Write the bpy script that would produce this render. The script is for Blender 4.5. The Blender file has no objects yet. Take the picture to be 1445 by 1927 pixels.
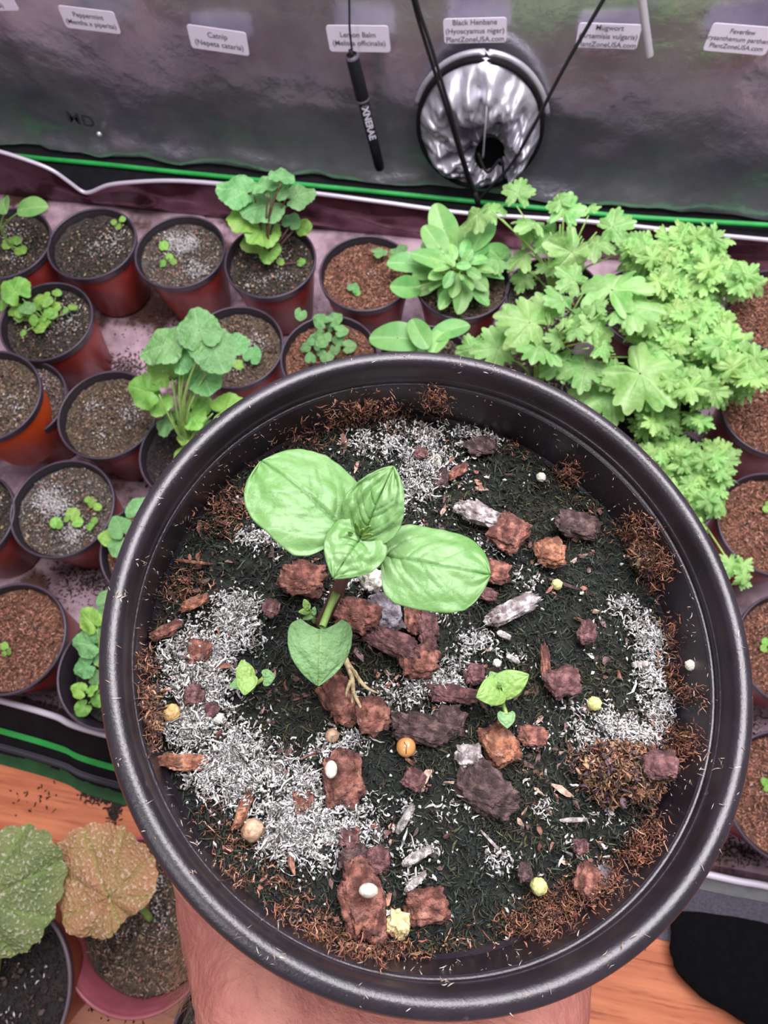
import bpy, math, random
import numpy as np
from mathutils import Vector, Matrix, noise, Quaternion
random.seed(7); RNG = np.random.default_rng(7)
PI = math.pi
S = bpy.context.scene; C = S.collection

# ------------------------------------------------------------------ camera, world, lights, exposure
FP = 1320.0; CAMH = 0.62                       # focal length in pixels of the 1445x1927 frame, height above the tray floor
_n = np.array([61., 509., FP]); _n /= np.linalg.norm(_n)
_ex = np.array([1., 0, 0]) - _n[0]*_n; _ex /= np.linalg.norm(_ex)
_ey = np.cross(_ex, _n); _ey *= -np.sign(_ey[1])
_a = math.radians(-9.8)
AX = math.cos(_a)*_ex + math.sin(_a)*_ey       # world axes written in camera axes (right, down, forward)
AY = -math.sin(_a)*_ex + math.cos(_a)*_ey
AZ = -_n
M3 = np.stack([AX, AY, AZ])                    # cam -> world
CAMLOC = np.array([0, 0, CAMH])
def c2w(v): return M3 @ np.asarray(v, float) + CAMLOC
cd = bpy.data.cameras.new('camera'); cam = bpy.data.objects.new('camera', cd); C.objects.link(cam)
cd.sensor_fit = 'VERTICAL'; cd.sensor_height = 36; cd.lens = FP/1927*36
cd.clip_start = 0.005; cd.clip_end = 50
r_, u_, b_ = M3 @ [1, 0, 0], M3 @ [0, -1, 0], M3 @ [0, 0, -1]
cam.matrix_world = Matrix(((r_[0], u_[0], b_[0], 0), (r_[1], u_[1], b_[1], 0), (r_[2], u_[2], b_[2], CAMH), (0, 0, 0, 1)))
cd.dof.use_dof = True; cd.dof.focus_distance = 0.128; cd.dof.aperture_fstop = 55
S.camera = cam
wd = bpy.data.worlds.new('world'); S.world = wd; wd.use_nodes = True
wd.node_tree.nodes['Background'].inputs[0].default_value = (0.80, 0.76, 0.84, 1)
wd.node_tree.nodes['Background'].inputs[1].default_value = 0.28
def area(name, loc, target, size, sy, power, col):
    l = bpy.data.lights.new(name, 'AREA'); l.shape = 'RECTANGLE'; l.size = size; l.size_y = sy; l.energy = power; l.color = col
    o = bpy.data.objects.new(name, l); C.objects.link(o); o.location = loc
    o.rotation_euler = (Vector(target)-Vector(loc)).to_track_quat('-Z', 'Y').to_euler()
area('grow_light_panel', (0.12, 0.34, 1.10), (0.12, 0.34, 0), 0.72, 0.60, 18.5, (1.0, 0.95, 0.99))
area('room_ceiling_light', (-0.5, -0.9, 1.7), (0, 0, 0.3), 0.22, 0.22, 7, (1.0, 0.95, 0.97))
S.view_settings.view_transform = 'Standard'; S.view_settings.look = 'None'
S.view_settings.gamma = 1; S.view_settings.use_curve_mapping = False; S.view_settings.exposure = 0.0

# ------------------------------------------------------------------ points in the place, read off the photograph
def ray(px, py): return M3 @ np.array([px-722.5, py-963.5, FP])
def at(px, py, z=0.0):
    v = ray(px, py); s = (z-CAMH)/v[2]; return CAMLOC + v*s
def aty(px, py, y):
    v = ray(px, py); return CAMLOC + v*(y/v[1])
def pxm(p): return ((np.asarray(p)-CAMLOC) @ M3)[2]/FP     # metres per pixel at a point
# hand-held pot frame: u right, v up the picture, w out of the pot; origin at the rim centre; unit metres
RF = 0.055
PC = np.array([0.193, 0.338, 2.104])*RF
PN = np.array([-0.175, 0.425, 1.0]); PN /= np.linalg.norm(PN)
PU = np.array([1., 0, 0]) - PN[0]*PN; PU /= np.linalg.norm(PU)
PV = np.cross(PU, -PN); PV *= -np.sign(PV[1]); PW = -PN
PM = np.stack([M3 @ PU, M3 @ PV, M3 @ PW], 1)             # pot -> world rotation (columns)
PO = c2w(PC)
DS = 0.33*RF; RS = 0.908*RF                               # soil depth and radius
def p2w(q): return np.asarray(q) @ PM.T + PO
def potpt(px, py, h=0.0, wall=True):
    """point in pot frame seen at a pixel: on the plane h above the soil, or on the inner wall if that is hit first"""
    d = PM.T @ ray(px, py); o = PM.T @ (CAMLOC-PO)
    s = (-DS+h-o[2])/d[2]; q = o + d*s
    if wall and math.hypot(q[0], q[1]) > RS:
        R = RS*1.0; a = d[0]**2+d[1]**2; b = 2*(o[0]*d[0]+o[1]*d[1]); c = o[0]**2+o[1]**2-R*R
        disc = b*b-4*a*c
        if disc > 0:
            t = (-b+math.sqrt(disc))/(2*a); q = o+d*t
    return q

# ------------------------------------------------------------------ helpers
def tag(o, label=None, cat=None, group=None, kind=None):
    if label: o['label'] = label
    if cat: o['category'] = cat
    if group: o['group'] = group
    if kind: o['kind'] = kind
    return o
def empty(name, loc, label, cat, group=None):
    o = bpy.data.objects.new(name, None); C.objects.link(o); o.location = Vector(loc); o.empty_display_size = 0.01
    return tag(o, label, cat, group)
def fast_mesh(name, V, F, smooth=True, col=None, attr=None, mats=(), mi=None):
    V = np.asarray(V, np.float32); F = np.asarray(F, np.int32)
    me = bpy.data.meshes.new(name); k = F.shape[1]
    me.vertices.add(len(V)); me.vertices.foreach_set('co', V.ravel())
    me.loops.add(F.size); me.loops.foreach_set('vertex_index', F.ravel())
    me.polygons.add(len(F)); me.polygons.foreach_set('loop_start', np.arange(0, F.size, k, dtype=np.int32))
    me.polygons.foreach_set('loop_total', np.full(len(F), k, np.int32))
    me.update(calc_edges=True)
    me.polygons.foreach_set('use_smooth', np.full(len(F), smooth, bool))
    for m in mats: me.materials.append(m)
    if mi is not None: me.polygons.foreach_set('material_index', np.asarray(mi, np.int32))
    if col is not None:
        a = me.color_attributes.new('col', 'FLOAT_COLOR', 'POINT')
        a.data.foreach_set('color', np.concatenate([col, np.ones((len(col), 1))], 1).astype(np.float32).ravel())
    if attr is not None:
        for kx, vals in attr.items():
            a = me.attributes.new(kx, 'FLOAT', 'POINT'); a.data.foreach_set('value', np.asarray(vals, np.float32))
    me.validate()
    return me
def link(name, me, parent=None, loc=None):
    o = bpy.data.objects.new(name, me); C.objects.link(o)
    if parent is not None: o.parent = parent
    if loc is not None: o.location = Vector(loc)
    return o
def obj(name, V, F, mat, parent=None, **k):
    """world-space vertices; the origin goes to the parent's location or to the first point's base"""
    V = np.asarray(V, float)
    if parent is not None: off = np.array(parent.location)
    else: off = np.array([V[:, 0].mean(), V[:, 1].mean(), V[:, 2].min()])
    me = fast_mesh(name, V-off, F, mats=[mat] if not isinstance(mat, (list, tuple)) else mat, **k)
    return link(name, me, parent, None if parent is not None else off)
def grid_faces(nu, nv, cu=False, cv=False):
    F = []
    for i in range(nu if cu else nu-1):
        for j in range(nv if cv else nv-1):
            a = i*nv+j; b = ((i+1) % nu)*nv+j; c = ((i+1) % nu)*nv+(j+1) % nv; d = i*nv+(j+1) % nv
            F.append((a, b, c, d))
    return np.array(F)
def lathe(prof, n=48):
    V = []
    for i in range(n):
        a = 2*PI*i/n
        for r, z in prof: V.append((r*math.cos(a), r*math.sin(a), z))
    return np.array(V), grid_faces(n, len(prof), cu=True)
def tube(pts, rad, sides=8, cap=True):
    pts = np.asarray(pts, float); n = len(pts)
    rad = np.full(n, rad) if np.isscalar(rad) else np.asarray(rad, float)
    T = np.gradient(pts, axis=0); T /= np.linalg.norm(T, axis=1)[:, None]+1e-12
    ref = np.array([0, 0, 1.]) if abs(T[0][2]) < .9 else np.array([1., 0, 0])
    V = []
    for i in range(n):
        a = np.cross(T[i], ref); a /= np.linalg.norm(a)+1e-12; b = np.cross(T[i], a)
        for k in range(sides):
            th = 2*PI*k/sides; V.append(pts[i]+rad[i]*(math.cos(th)*a+math.sin(th)*b))
        ref = np.cross(a, T[i])*-1 if False else ref
    F = grid_faces(n, sides, cv=True)
    if cap:
        V.append(pts[0]); V.append(pts[-1]); m = len(V)
        F = list(map(tuple, F))
        for k in range(sides):
            F.append((m-2, k, (k+1) % sides, m-2)); 
            F.append((m-1, (n-1)*sides+(k+1) % sides, (n-1)*sides+k, m-1))
        # triangles written as quads would be degenerate: give each cap a tiny inset quad fan instead
        F = [f for f in F if len(set(f)) == 4]
        V = V[:-2]
        if sides == 4: F += [(0, 1, 2, 3), tuple((n-1)*4+q for q in (3, 2, 1, 0))]
        elif sides == 6:
            F += [(0, 1, 2, 3), (0, 3, 4, 5)]+[tuple((n-1)*6+q for q in f) for f in ((3, 2, 1, 0), (5, 4, 3, 0))]
        elif sides == 8:
            F += [(0, 1, 2, 3), (0, 3, 4, 7), (4, 5, 6, 7)]+[tuple((n-1)*8+q for q in f) for f in ((3, 2, 1, 0), (7, 4, 3, 0), (7, 6, 5, 4))]
        F = np.array(F)
    return np.array(V), F
def spline(pts, n=24):
    pts = np.asarray(pts, float); m = len(pts); t = np.linspace(0, m-1, n); out = []
    for x in t:
        i = min(int(x), m-2); f = x-i
        p0, p1, p2, p3 = pts[max(i-1, 0)], pts[i], pts[i+1], pts[min(i+2, m-1)]
        out.append(0.5*((2*p1)+(-p0+p2)*f+(2*p0-5*p1+4*p2-p3)*f*f+(-p0+3*p1-3*p2+p3)*f**3))
    return np.array(out)
def fibres(P, D, L, W, curl, seg=3, flat=1.0, wander=0.0, taper=.75):
    """many little curved three-sided strands as one array of vertices and quads"""
    n = len(P); D = D/np.linalg.norm(D, axis=1)[:, None]
    R = RNG.normal(size=(n, 3)); A = np.cross(D, R); A /= np.linalg.norm(A, axis=1)[:, None]; B = np.cross(D, A)
    V = np.zeros((n, seg+1, 3, 3)); pos = P-D*L[:, None]/2; d = D.copy()
    st = (L/seg)[:, None]
    for i in range(seg+1):
        tp = (1-taper*abs(2*i/seg-1)**2)
        for k in range(3):
            th = 2*PI*k/3
            V[:, i, k] = pos+(W*tp)[:, None]*(math.cos(th)*A+flat*math.sin(th)*B)
        d = d+A*curl[:, None]*RNG.uniform(.4, 1.4, (n, 1))+B*curl[:, None]*RNG.normal(0, .35, (n, 1))+RNG.normal(0, wander+1e-9, (n, 3)); d /= np.linalg.norm(d, axis=1)[:, None]
        pos = pos+d*st
    V = V.reshape(-1, 3)
    f = []
    for i in range(seg):
        for k in range(3): f.append((i*3+k, i*3+(k+1) % 3, (i+1)*3+(k+1) % 3, (i+1)*3+k))
    f = np.array(f); F = (f[None]+(np.arange(n)*(seg+1)*3)[:, None, None]).reshape(-1, 4)
    return V, F
def colour_each(cols, n, per, jit=.12):
    cols = np.array(cols); c = cols[RNG.integers(0, len(cols), n)]*RNG.uniform(1-jit*2, 1+jit*2, (n, 1))
    return np.repeat(c, per, 0)
def fbm(x, y, z=0.0, o=4): return noise.fractal(Vector((x, y, z)), 1.0, 2.0, o, noise_basis='PERLIN_ORIGINAL')

# ------------------------------------------------------------------ materials
def srgb(r, g, b):
    f = lambda c: (c/255/12.92) if c/255 <= .04045 else ((c/255+.055)/1.055)**2.4
    return (f(r), f(g), f(b), 1)
def mat(name, c1, c2=None, scale=80, rough=.6, metal=0, bump=0, bscale=300, spec=.5, attr=False, detail=6, ramp=(.35, .65),
        trans=0, sss=0, c3=None, s3=30, r3=(.55, .7), coords='Object', bdist=.001, rvar=0, stretch=None, coat=0, alpha=None):
    m = bpy.data.materials.new(name); m.use_nodes = True; nt = m.node_tree; N = nt.nodes; Lk = nt.links
    p = N['Principled BSDF']; p.inputs['Roughness'].default_value = rough; p.inputs['Metallic'].default_value = metal
    p.inputs['Specular IOR Level'].default_value = spec; p.inputs['Coat Weight'].default_value = coat
    tc = N.new('ShaderNodeTexCoord'); vec = tc.outputs[coords]
    if stretch:
        mp = N.new('ShaderNodeMapping'); mp.inputs['Scale'].default_value = stretch; Lk.new(vec, mp.inputs[0]); vec = mp.outputs[0]
    def nz(sc, det=detail):
        q = N.new('ShaderNodeTexNoise'); q.inputs['Scale'].default_value = sc; q.inputs['Detail'].default_value = det; q.inputs['Roughness'].default_value = .62
        Lk.new(vec, q.inputs['Vector']); return q.outputs['Fac']
    def mixc(fac, a, b):
        q = N.new('ShaderNodeMix'); q.data_type = 'RGBA'; 
        if isinstance(fac, float): q.inputs[0].default_value = fac
        else: Lk.new(fac, q.inputs[0])
        for s, v in ((6, a), (7, b)):
            if isinstance(v, tuple): q.inputs[s].default_value = v
            else: Lk.new(v, q.inputs[s])
        return q.outputs[2]
    def rmp(fac, a, b):
        q = N.new('ShaderNodeMapRange'); q.inputs[1].default_value = a; q.inputs[2].default_value = b; q.interpolation_type = 'SMOOTHSTEP'
        Lk.new(fac, q.inputs[0]); return q.outputs[0]
    col = c1
    if attr:
        at_ = N.new('ShaderNodeAttribute'); at_.attribute_name = 'col'; col = at_.outputs['Color']
        if c2 is not None:
            mm = N.new('ShaderNodeMix'); mm.data_type = 'RGBA'; mm.blend_type = 'MULTIPLY'; mm.inputs[0].default_value = 1
            Lk.new(col, mm.inputs[6]); Lk.new(mixc(rmp(nz(scale), *ramp), c1, c2), mm.inputs[7]); col = mm.outputs[2]
    elif c2 is not None: col = mixc(rmp(nz(scale), *ramp), c1, c2)
    if c3 is not None: col = mixc(rmp(nz(s3), *r3), col, c3)
    if isinstance(col, tuple): p.inputs['Base Color'].default_value = col
    else: Lk.new(col, p.inputs['Base Color'])
    if rvar:
        q = N.new('ShaderNodeMapRange'); q.inputs[3].default_value = rough-rvar; q.inputs[4].default_value = rough+rvar
        Lk.new(nz(scale*.7), q.inputs[0]); Lk.new(q.outputs[0], p.inputs['Roughness'])
    if bump:
        b = N.new('ShaderNodeBump'); b.inputs['Strength'].default_value = bump; b.inputs['Distance'].default_value = bdist
        Lk.new(nz(bscale), b.inputs['Height']); Lk.new(b.outputs[0], p.inputs['Normal'])
    if sss:
        p.inputs['Subsurface Weight'].default_value = sss; p.inputs['Subsurface Radius'].default_value = (1, .35, .2); p.inputs['Subsurface Scale'].default_value = .004
    if trans:
        t = N.new('ShaderNodeBsdfTranslucent'); mx = N.new('ShaderNodeMixShader'); mx.inputs[0].default_value = trans
        if isinstance(col, tuple): t.inputs[0].default_value = col
        else: Lk.new(col, t.inputs[0])
        Lk.new(p.outputs[0], mx.inputs[1]); Lk.new(t.outputs[0], mx.inputs[2]); Lk.new(mx.outputs[0], N['Material Output'].inputs[0])
    m['p'] = 1
    return m
def leafmat(name, base, tip, vein, rough=.45, trans=.3, bump=.4, bscale=500, vscale=60, speck=None, bdist=.0005, vary=True):
    """green blade: colour varies slowly, the 'vein' attribute draws the veins"""
    m = bpy.data.materials.new(name); m.use_nodes = True; nt = m.node_tree; N = nt.nodes; Lk = nt.links; p = N['Principled BSDF']
    tc = N.new('ShaderNodeTexCoord'); nz = N.new('ShaderNodeTexNoise'); nz.inputs['Scale'].default_value = vscale; nz.inputs['Detail'].default_value = 4
    Lk.new(tc.outputs['Object'], nz.inputs['Vector'])
    rm = N.new('ShaderNodeMapRange'); rm.inputs[1].default_value = .35; rm.inputs[2].default_value = .65; Lk.new(nz.outputs[0], rm.inputs[0])
    a = N.new('ShaderNodeMix'); a.data_type = 'RGBA'; a.inputs[6].default_value = base; a.inputs[7].default_value = tip; Lk.new(rm.outputs[0], a.inputs[0])
    at_ = N.new('ShaderNodeAttribute'); at_.attribute_name = 'vein'
    b = N.new('ShaderNodeMix'); b.data_type = 'RGBA'; Lk.new(a.outputs[2], b.inputs[6]); b.inputs[7].default_value = vein; Lk.new(at_.outputs['Fac'], b.inputs[0])
    col = b.outputs[2]
    n2 = N.new('ShaderNodeTexNoise'); n2.inputs['Scale'].default_value = bscale; n2.inputs['Detail'].default_value = 3; Lk.new(tc.outputs['Object'], n2.inputs['Vector'])
    if speck:
        rr = N.new('ShaderNodeMapRange'); rr.inputs[1].default_value = .56; rr.inputs[2].default_value = .64; Lk.new(n2.outputs[0], rr.inputs[0])
        c = N.new('ShaderNodeMix'); c.data_type = 'RGBA'; Lk.new(rr.outputs[0], c.inputs[0]); Lk.new(col, c.inputs[6]); c.inputs[7].default_value = speck; col = c.outputs[2]
    oi = N.new('ShaderNodeObjectInfo'); mr = N.new('ShaderNodeMapRange'); mr.inputs[3].default_value = .78; mr.inputs[4].default_value = 1.12; Lk.new(oi.outputs['Random'], mr.inputs[0])
    hs = N.new('ShaderNodeHueSaturation'); Lk.new(col, hs.inputs['Color']); Lk.new(mr.outputs[0], hs.inputs['Value'])
    m2 = N.new('ShaderNodeMapRange'); m2.inputs[3].default_value = .485; m2.inputs[4].default_value = .515; ml = N.new('ShaderNodeMath'); ml.operation = 'FRACT'; m3 = N.new('ShaderNodeMath'); m3.operation = 'MULTIPLY'; m3.inputs[1].default_value = 7.3
    Lk.new(oi.outputs['Random'], m3.inputs[0]); Lk.new(m3.outputs[0], ml.inputs[0]); Lk.new(ml.outputs[0], m2.inputs[0]); Lk.new(m2.outputs[0], hs.inputs['Hue'])
    if vary: col = hs.outputs[0]
    Lk.new(col, p.inputs['Base Color']); p.inputs['Roughness'].default_value = rough
    bp = N.new('ShaderNodeBump'); bp.inputs['Strength'].default_value = bump; bp.inputs['Distance'].default_value = bdist
    Lk.new(n2.outputs[0], bp.inputs['Height']); Lk.new(bp.outputs[0], p.inputs['Normal'])
    t = N.new('ShaderNodeBsdfTranslucent'); mx = N.new('ShaderNodeMixShader'); mx.inputs[0].default_value = trans
    Lk.new(col, t.inputs[0]); Lk.new(p.outputs[0], mx.inputs[1]); Lk.new(t.outputs[0], mx.inputs[2]); Lk.new(mx.outputs[0], N['Material Output'].inputs[0])
    return m
M = {}
M['silver'] = mat('silver_sheet', srgb(222, 222, 226), srgb(188, 184, 200), 9, rough=.30, metal=.88, bump=.35, bscale=14, bdist=.01, rvar=.08, c3=srgb(216, 212, 224), s3=22, r3=(.5, .75))
M['vent'] = mat('silver_vent_cloth', srgb(212, 210, 220), srgb(180, 176, 192), 30, rough=.42, metal=.6, bump=.15, bscale=60, bdist=.002)
M['traywall'] = mat('tray_liner_wall', srgb(122, 92, 104), srgb(92, 62, 76), 12, rough=.22, metal=.9, bump=.2, bscale=12, bdist=.01)  # the pots' maroon reflection is put into the liner's base colour
M['traymat'] = mat('tray_liner_floor', srgb(200, 172, 184), srgb(146, 120, 130), 26, rough=.45, metal=.15, bump=.4, bscale=150, c3=srgb(84, 58, 50), s3=11, r3=(.50, .60))
M['black'] = mat('black_fabric', srgb(22, 21, 26), srgb(14, 13, 17), 60, rough=.8, bump=.3, bscale=900, spec=.2)
M['piping'] = mat('white_piping', srgb(205, 198, 212), rough=.35, metal=.2)
M['green'] = mat('green_piping', srgb(30, 150, 62), srgb(46, 168, 80), 40, rough=.5)
M['darkgreen'] = mat('dark_green_fabric', srgb(22, 62, 30), srgb(30, 76, 38), 60, rough=.8, bump=.3, bscale=900)
M['greymesh'] = mat('grey_mesh_band', srgb(112, 106, 122), srgb(84, 80, 94), 600, rough=.7, bump=.8, bscale=1500)
M['greyband'] = mat('grey_binding', srgb(130, 134, 136), srgb(112, 116, 120), 60, rough=.5)
M['zip'] = mat('zipper_black', srgb(48, 47, 56), rough=.45, bump=.2)
M['wood'] = mat('laminate_wood', srgb(204, 126, 88), srgb(170, 94, 64), 5, rough=.42, bump=.1, bscale=40, stretch=(1, 14, 1), c3=srgb(150, 80, 54), s3=24, r3=(.52, .72), detail=8)
M['floorbase'] = mat('floor_gap', srgb(70, 42, 30), rough=.8)
M['terracotta'] = mat('terracotta_plastic', srgb(168, 60, 50), srgb(138, 44, 40), 30, rough=.34, trans=.12)
M['orange'] = mat('lit_terracotta_plastic', srgb(240, 92, 30), srgb(226, 80, 24), 30, rough=.4, trans=.15)  # terracotta pot plastic with its brightly lit look put into the colour
M['brownpot'] = mat('brown_orange_plastic', srgb(168, 84, 60), srgb(150, 70, 50), 30, rough=.4, trans=.1)
M['pinkpot'] = mat('pink_plastic', srgb(170, 92, 104), srgb(150, 80, 90), 30, rough=.3, trans=.15)
M['potrim'] = mat('pot_rim_plastic', srgb(72, 60, 74), srgb(58, 48, 60), 60, rough=.34)
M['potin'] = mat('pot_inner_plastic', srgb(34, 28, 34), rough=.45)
M['greyrim'] = mat('grey_rim_plastic', srgb(96, 80, 88), rough=.4)
M['bigpot'] = mat('black_nursery_plastic', srgb(40, 34, 42), srgb(30, 26, 32), 120, rough=.30, spec=.75, bump=.42, bscale=1800, bdist=.0002, rvar=.05,
                  c3=srgb(66, 60, 72), s3=420, r3=(.66, .74))
M['soilcol'] = mat('soil_bits', (1, 1, 1, 1), (.5, .5, .5, 1), 900, rough=.85, attr=True, bump=.5, bscale=1500, bdist=.0004)
M['soildark'] = mat('wet_dark_soil', (1, 1, 1, 1), (.4, .4, .4, 1), 260, rough=.8, bump=1, bscale=700, bdist=.002, attr=True)
M['bark'] = mat('bark', (1, 1, 1, 1), (.30, .26, .26, 1), 520, rough=.7, attr=True, bump=1, bscale=1100, bdist=.0016, ramp=(.34, .58), stretch=(1, 1, 1), detail=9)
M['amber'] = mat('amber_bead', srgb(206, 156, 98), srgb(182, 126, 72), 300, rough=.18, sss=.3, coat=.5)
M['paleamber'] = mat('pale_bead', srgb(186, 158, 132), srgb(150, 118, 92), 500, rough=.3, sss=.3, bump=.4, bscale=900)
M['grain'] = mat('grain', (1, 1, 1, 1), (.7, .7, .6, 1), 900, rough=.6, attr=True, bump=.8, bscale=1600, bdist=.0005)
M['leaf'] = leafmat('basil_leaf', srgb(120, 160, 100), srgb(98, 144, 76), srgb(62, 108, 42), rough=.38, trans=.2, bump=.35, bscale=900, vscale=130, vary=False)
M['leafdusty'] = leafmat('round_leaf', srgb(138, 180, 124), srgb(116, 164, 98), srgb(160, 196, 128), rough=.55, trans=.2, bump=.7, bscale=1500, vscale=110, vary=False)
M['leaflime'] = leafmat('young_leaf', srgb(150, 184, 100), srgb(126, 168, 86), srgb(112, 156, 70), trans=.25, bump=.5, bscale=1500, vscale=200, vary=False)
M['stempurple'] = mat('purple_stem', srgb(112, 70, 66), srgb(88, 54, 54), 400, rough=.5, stretch=(1, 1, .2), sss=.1)
M['stemgreen'] = mat('green_stem', srgb(150, 182, 98), srgb(120, 160, 80), 200, rough=.5)
M['lf_mint'] = leafmat('crenate_leaf', srgb(136, 190, 124), srgb(110, 172, 100), srgb(164, 206, 146), trans=.25, vscale=2.8, bump=.8, bscale=16.2, bdist=.002)
M['lf_bright'] = leafmat('bright_leaf', srgb(156, 204, 96), srgb(124, 184, 78), srgb(172, 214, 122), trans=.3, vscale=3.1, bump=.5, bscale=16.2, bdist=.001)
M['lf_mug'] = leafmat('lobed_leaf', srgb(164, 206, 130), srgb(126, 184, 96), srgb(186, 218, 156), trans=.3, vscale=2.5, bump=.6, bscale=12.5, bdist=.002)
M['lf_fev'] = leafmat('frilly_leaf', srgb(172, 214, 130), srgb(138, 196, 102), srgb(190, 222, 148), trans=.3, vscale=2.5, bump=.6, bscale=16.2, bdist=.001)
M['lf_ovate'] = leafmat('smooth_leaf', srgb(146, 198, 116), srgb(116, 178, 96), srgb(170, 212, 144), trans=.25, vscale=2.5, bump=.3, bscale=10.0, bdist=.001)
M['lf_begonia_green'] = leafmat('pebbled_green_leaf', srgb(150, 158, 98), srgb(116, 134, 78), srgb(150, 176, 92), trans=.2, bump=1, bscale=34, vscale=3, bdist=.003, speck=srgb(205, 200, 176))
M['lf_begonia_copper'] = leafmat('pebbled_copper_leaf', srgb(204, 138, 108), srgb(188, 150, 104), srgb(166, 158, 84), trans=.2, bump=1, bscale=34, vscale=3, bdist=.003, speck=srgb(236, 204, 180))
M['redleaf'] = leafmat('red_bract', srgb(190, 24, 52), srgb(150, 14, 36), srgb(210, 50, 70), trans=.2, bump=.8, bscale=16.2, bdist=.002)
M['skin'] = mat('skin', srgb(184, 122, 108), srgb(162, 96, 88), 60, rough=.48, sss=.18, bump=.9, bscale=320, bdist=.0010, stretch=(1, 1, 2.2), detail=8)
M['nail'] = mat('nail', srgb(226, 170, 160), rough=.3)
M['hair'] = mat('arm_hair', srgb(120, 84, 60), rough=.5)
M['label'] = mat('white_label', srgb(232, 222, 240), rough=.55)
M['print'] = mat('label_print', srgb(96, 92, 108), rough=.7)
M['faded'] = mat('faded_print', srgb(58, 52, 62), rough=.7)
M['cord'] = mat('black_cord', srgb(20, 19, 24), rough=.6, bump=.6, bscale=1500)
M['pen'] = mat('pen_black', srgb(20, 20, 26), rough=.3)
M['pengrey'] = mat('pen_ring', srgb(120, 112, 128), rough=.3, metal=.5)
M['penprint'] = mat('pen_print', srgb(215, 212, 228), rough=.5)
M['steel'] = mat('steel_rod', srgb(205, 200, 212), rough=.35, metal=.35)
M['felt'] = mat('black_felt', srgb(13, 12, 15), srgb(8, 8, 10), 200, rough=.95, spec=.1, bump=.6, bscale=900, bdist=.001)

def text_mesh(body, size, align='CENTER', bold=0.0):
    cu = bpy.data.curves.new('t', 'FONT'); cu.body = body; cu.size = size; cu.align_x = align; cu.align_y = 'CENTER'; cu.offset = bold
    cu.space_line = 1.15
    o = bpy.data.objects.new('t', cu); C.objects.link(o); dg = bpy.context.evaluated_depsgraph_get(); dg.update()
    me = bpy.data.meshes.new_from_object(o.evaluated_get(dg)); bpy.data.objects.remove(o); return me

# ------------------------------------------------------------------ the setting
YW = 0.640
def make_floor():
    V = np.array([(-1.3, -.75, -.0215), (1.2, -.75, -.0215), (1.2, .9, -.0215), (-1.3, .9, -.0215), (-1.3, -.75, -.012), (1.2, -.75, -.012), (1.2, .9, -.012), (-1.3, .9, -.012)])
    F = [(3, 2, 1, 0), (4, 5, 6, 7), (0, 1, 5, 4), (1, 2, 6, 5), (2, 3, 7, 6), (3, 0, 4, 7)]
    fl = obj('floor', V, F, M['floorbase'], smooth=False); tag(fl, 'orange-brown laminate wood floor in front of the tray', kind='structure')
    w = .0625; L = .62
    for r in range(14):
        y0 = -.72+r*w; off = (r*.37) % 1*L
        x = -1.3-off
        while x < 1.2:
            a, b = max(x, -1.3), min(x+L, 1.2); x += L
            if b-a < .05: continue
            g = .0001; e = .0003
            V = np.array([(a+g, y0+g, -.012), (b-g, y0+g, -.012), (b-g, y0+w-g, -.012), (a+g, y0+w-g, -.012),
                 (a+g, y0+g, -.0052-e), (b-g, y0+g, -.0052-e), (b-g, y0+w-g, -.0052-e), (a+g, y0+w-g, -.0052-e),
                 (a+g+e, y0+g+e, -.0052), (b-g-e, y0+g+e, -.0052), (b-g-e, y0+w-g-e, -.0052), (a+g+e, y0+w-g-e, -.0052)])
            F = [(8, 9, 10, 11), (4, 5, 9, 8), (5, 6, 10, 9), (6, 7, 11, 10), (7, 4, 8, 11), (0, 1, 5, 4), (1, 2, 6, 5), (2, 3, 7, 6), (3, 0, 4, 7)]
            obj('plank', V, F, M['wood'], fl, smooth=False)
    # spilled compost on the boards
    cl = []
    for (px, py, rx, ry, n) in ((200, 1500, 40, 16, 260), (215, 1525, 16, 30, 160), (60, 1500, 70, 30, 30), (1150, 1790, 60, 20, 14), (230, 1900, 50, 30, 90), (300, 1880, 60, 20, 60)):
        for _ in range(n): cl.append(at(px+random.gauss(0, rx*.5), py+random.gauss(0, ry*.5), -.0048))
    P = np.array(cl); n = len(P); V, F = fibres(P, RNG.normal(size=(n, 3))*[1, 1, .2], RNG.uniform(.0015, .005, n), RNG.uniform(.0004, .0013, n), RNG.uniform(0, .4, n), 2)
    o = obj('spilled_compost', V, F, M['soilcol'], col=colour_each([(.02, .015, .012), (.04, .025, .02)], n, 9)); tag(o, 'dark crumbs of spilled compost on the wooden floor', 'compost', kind='stuff')
make_floor()
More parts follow.
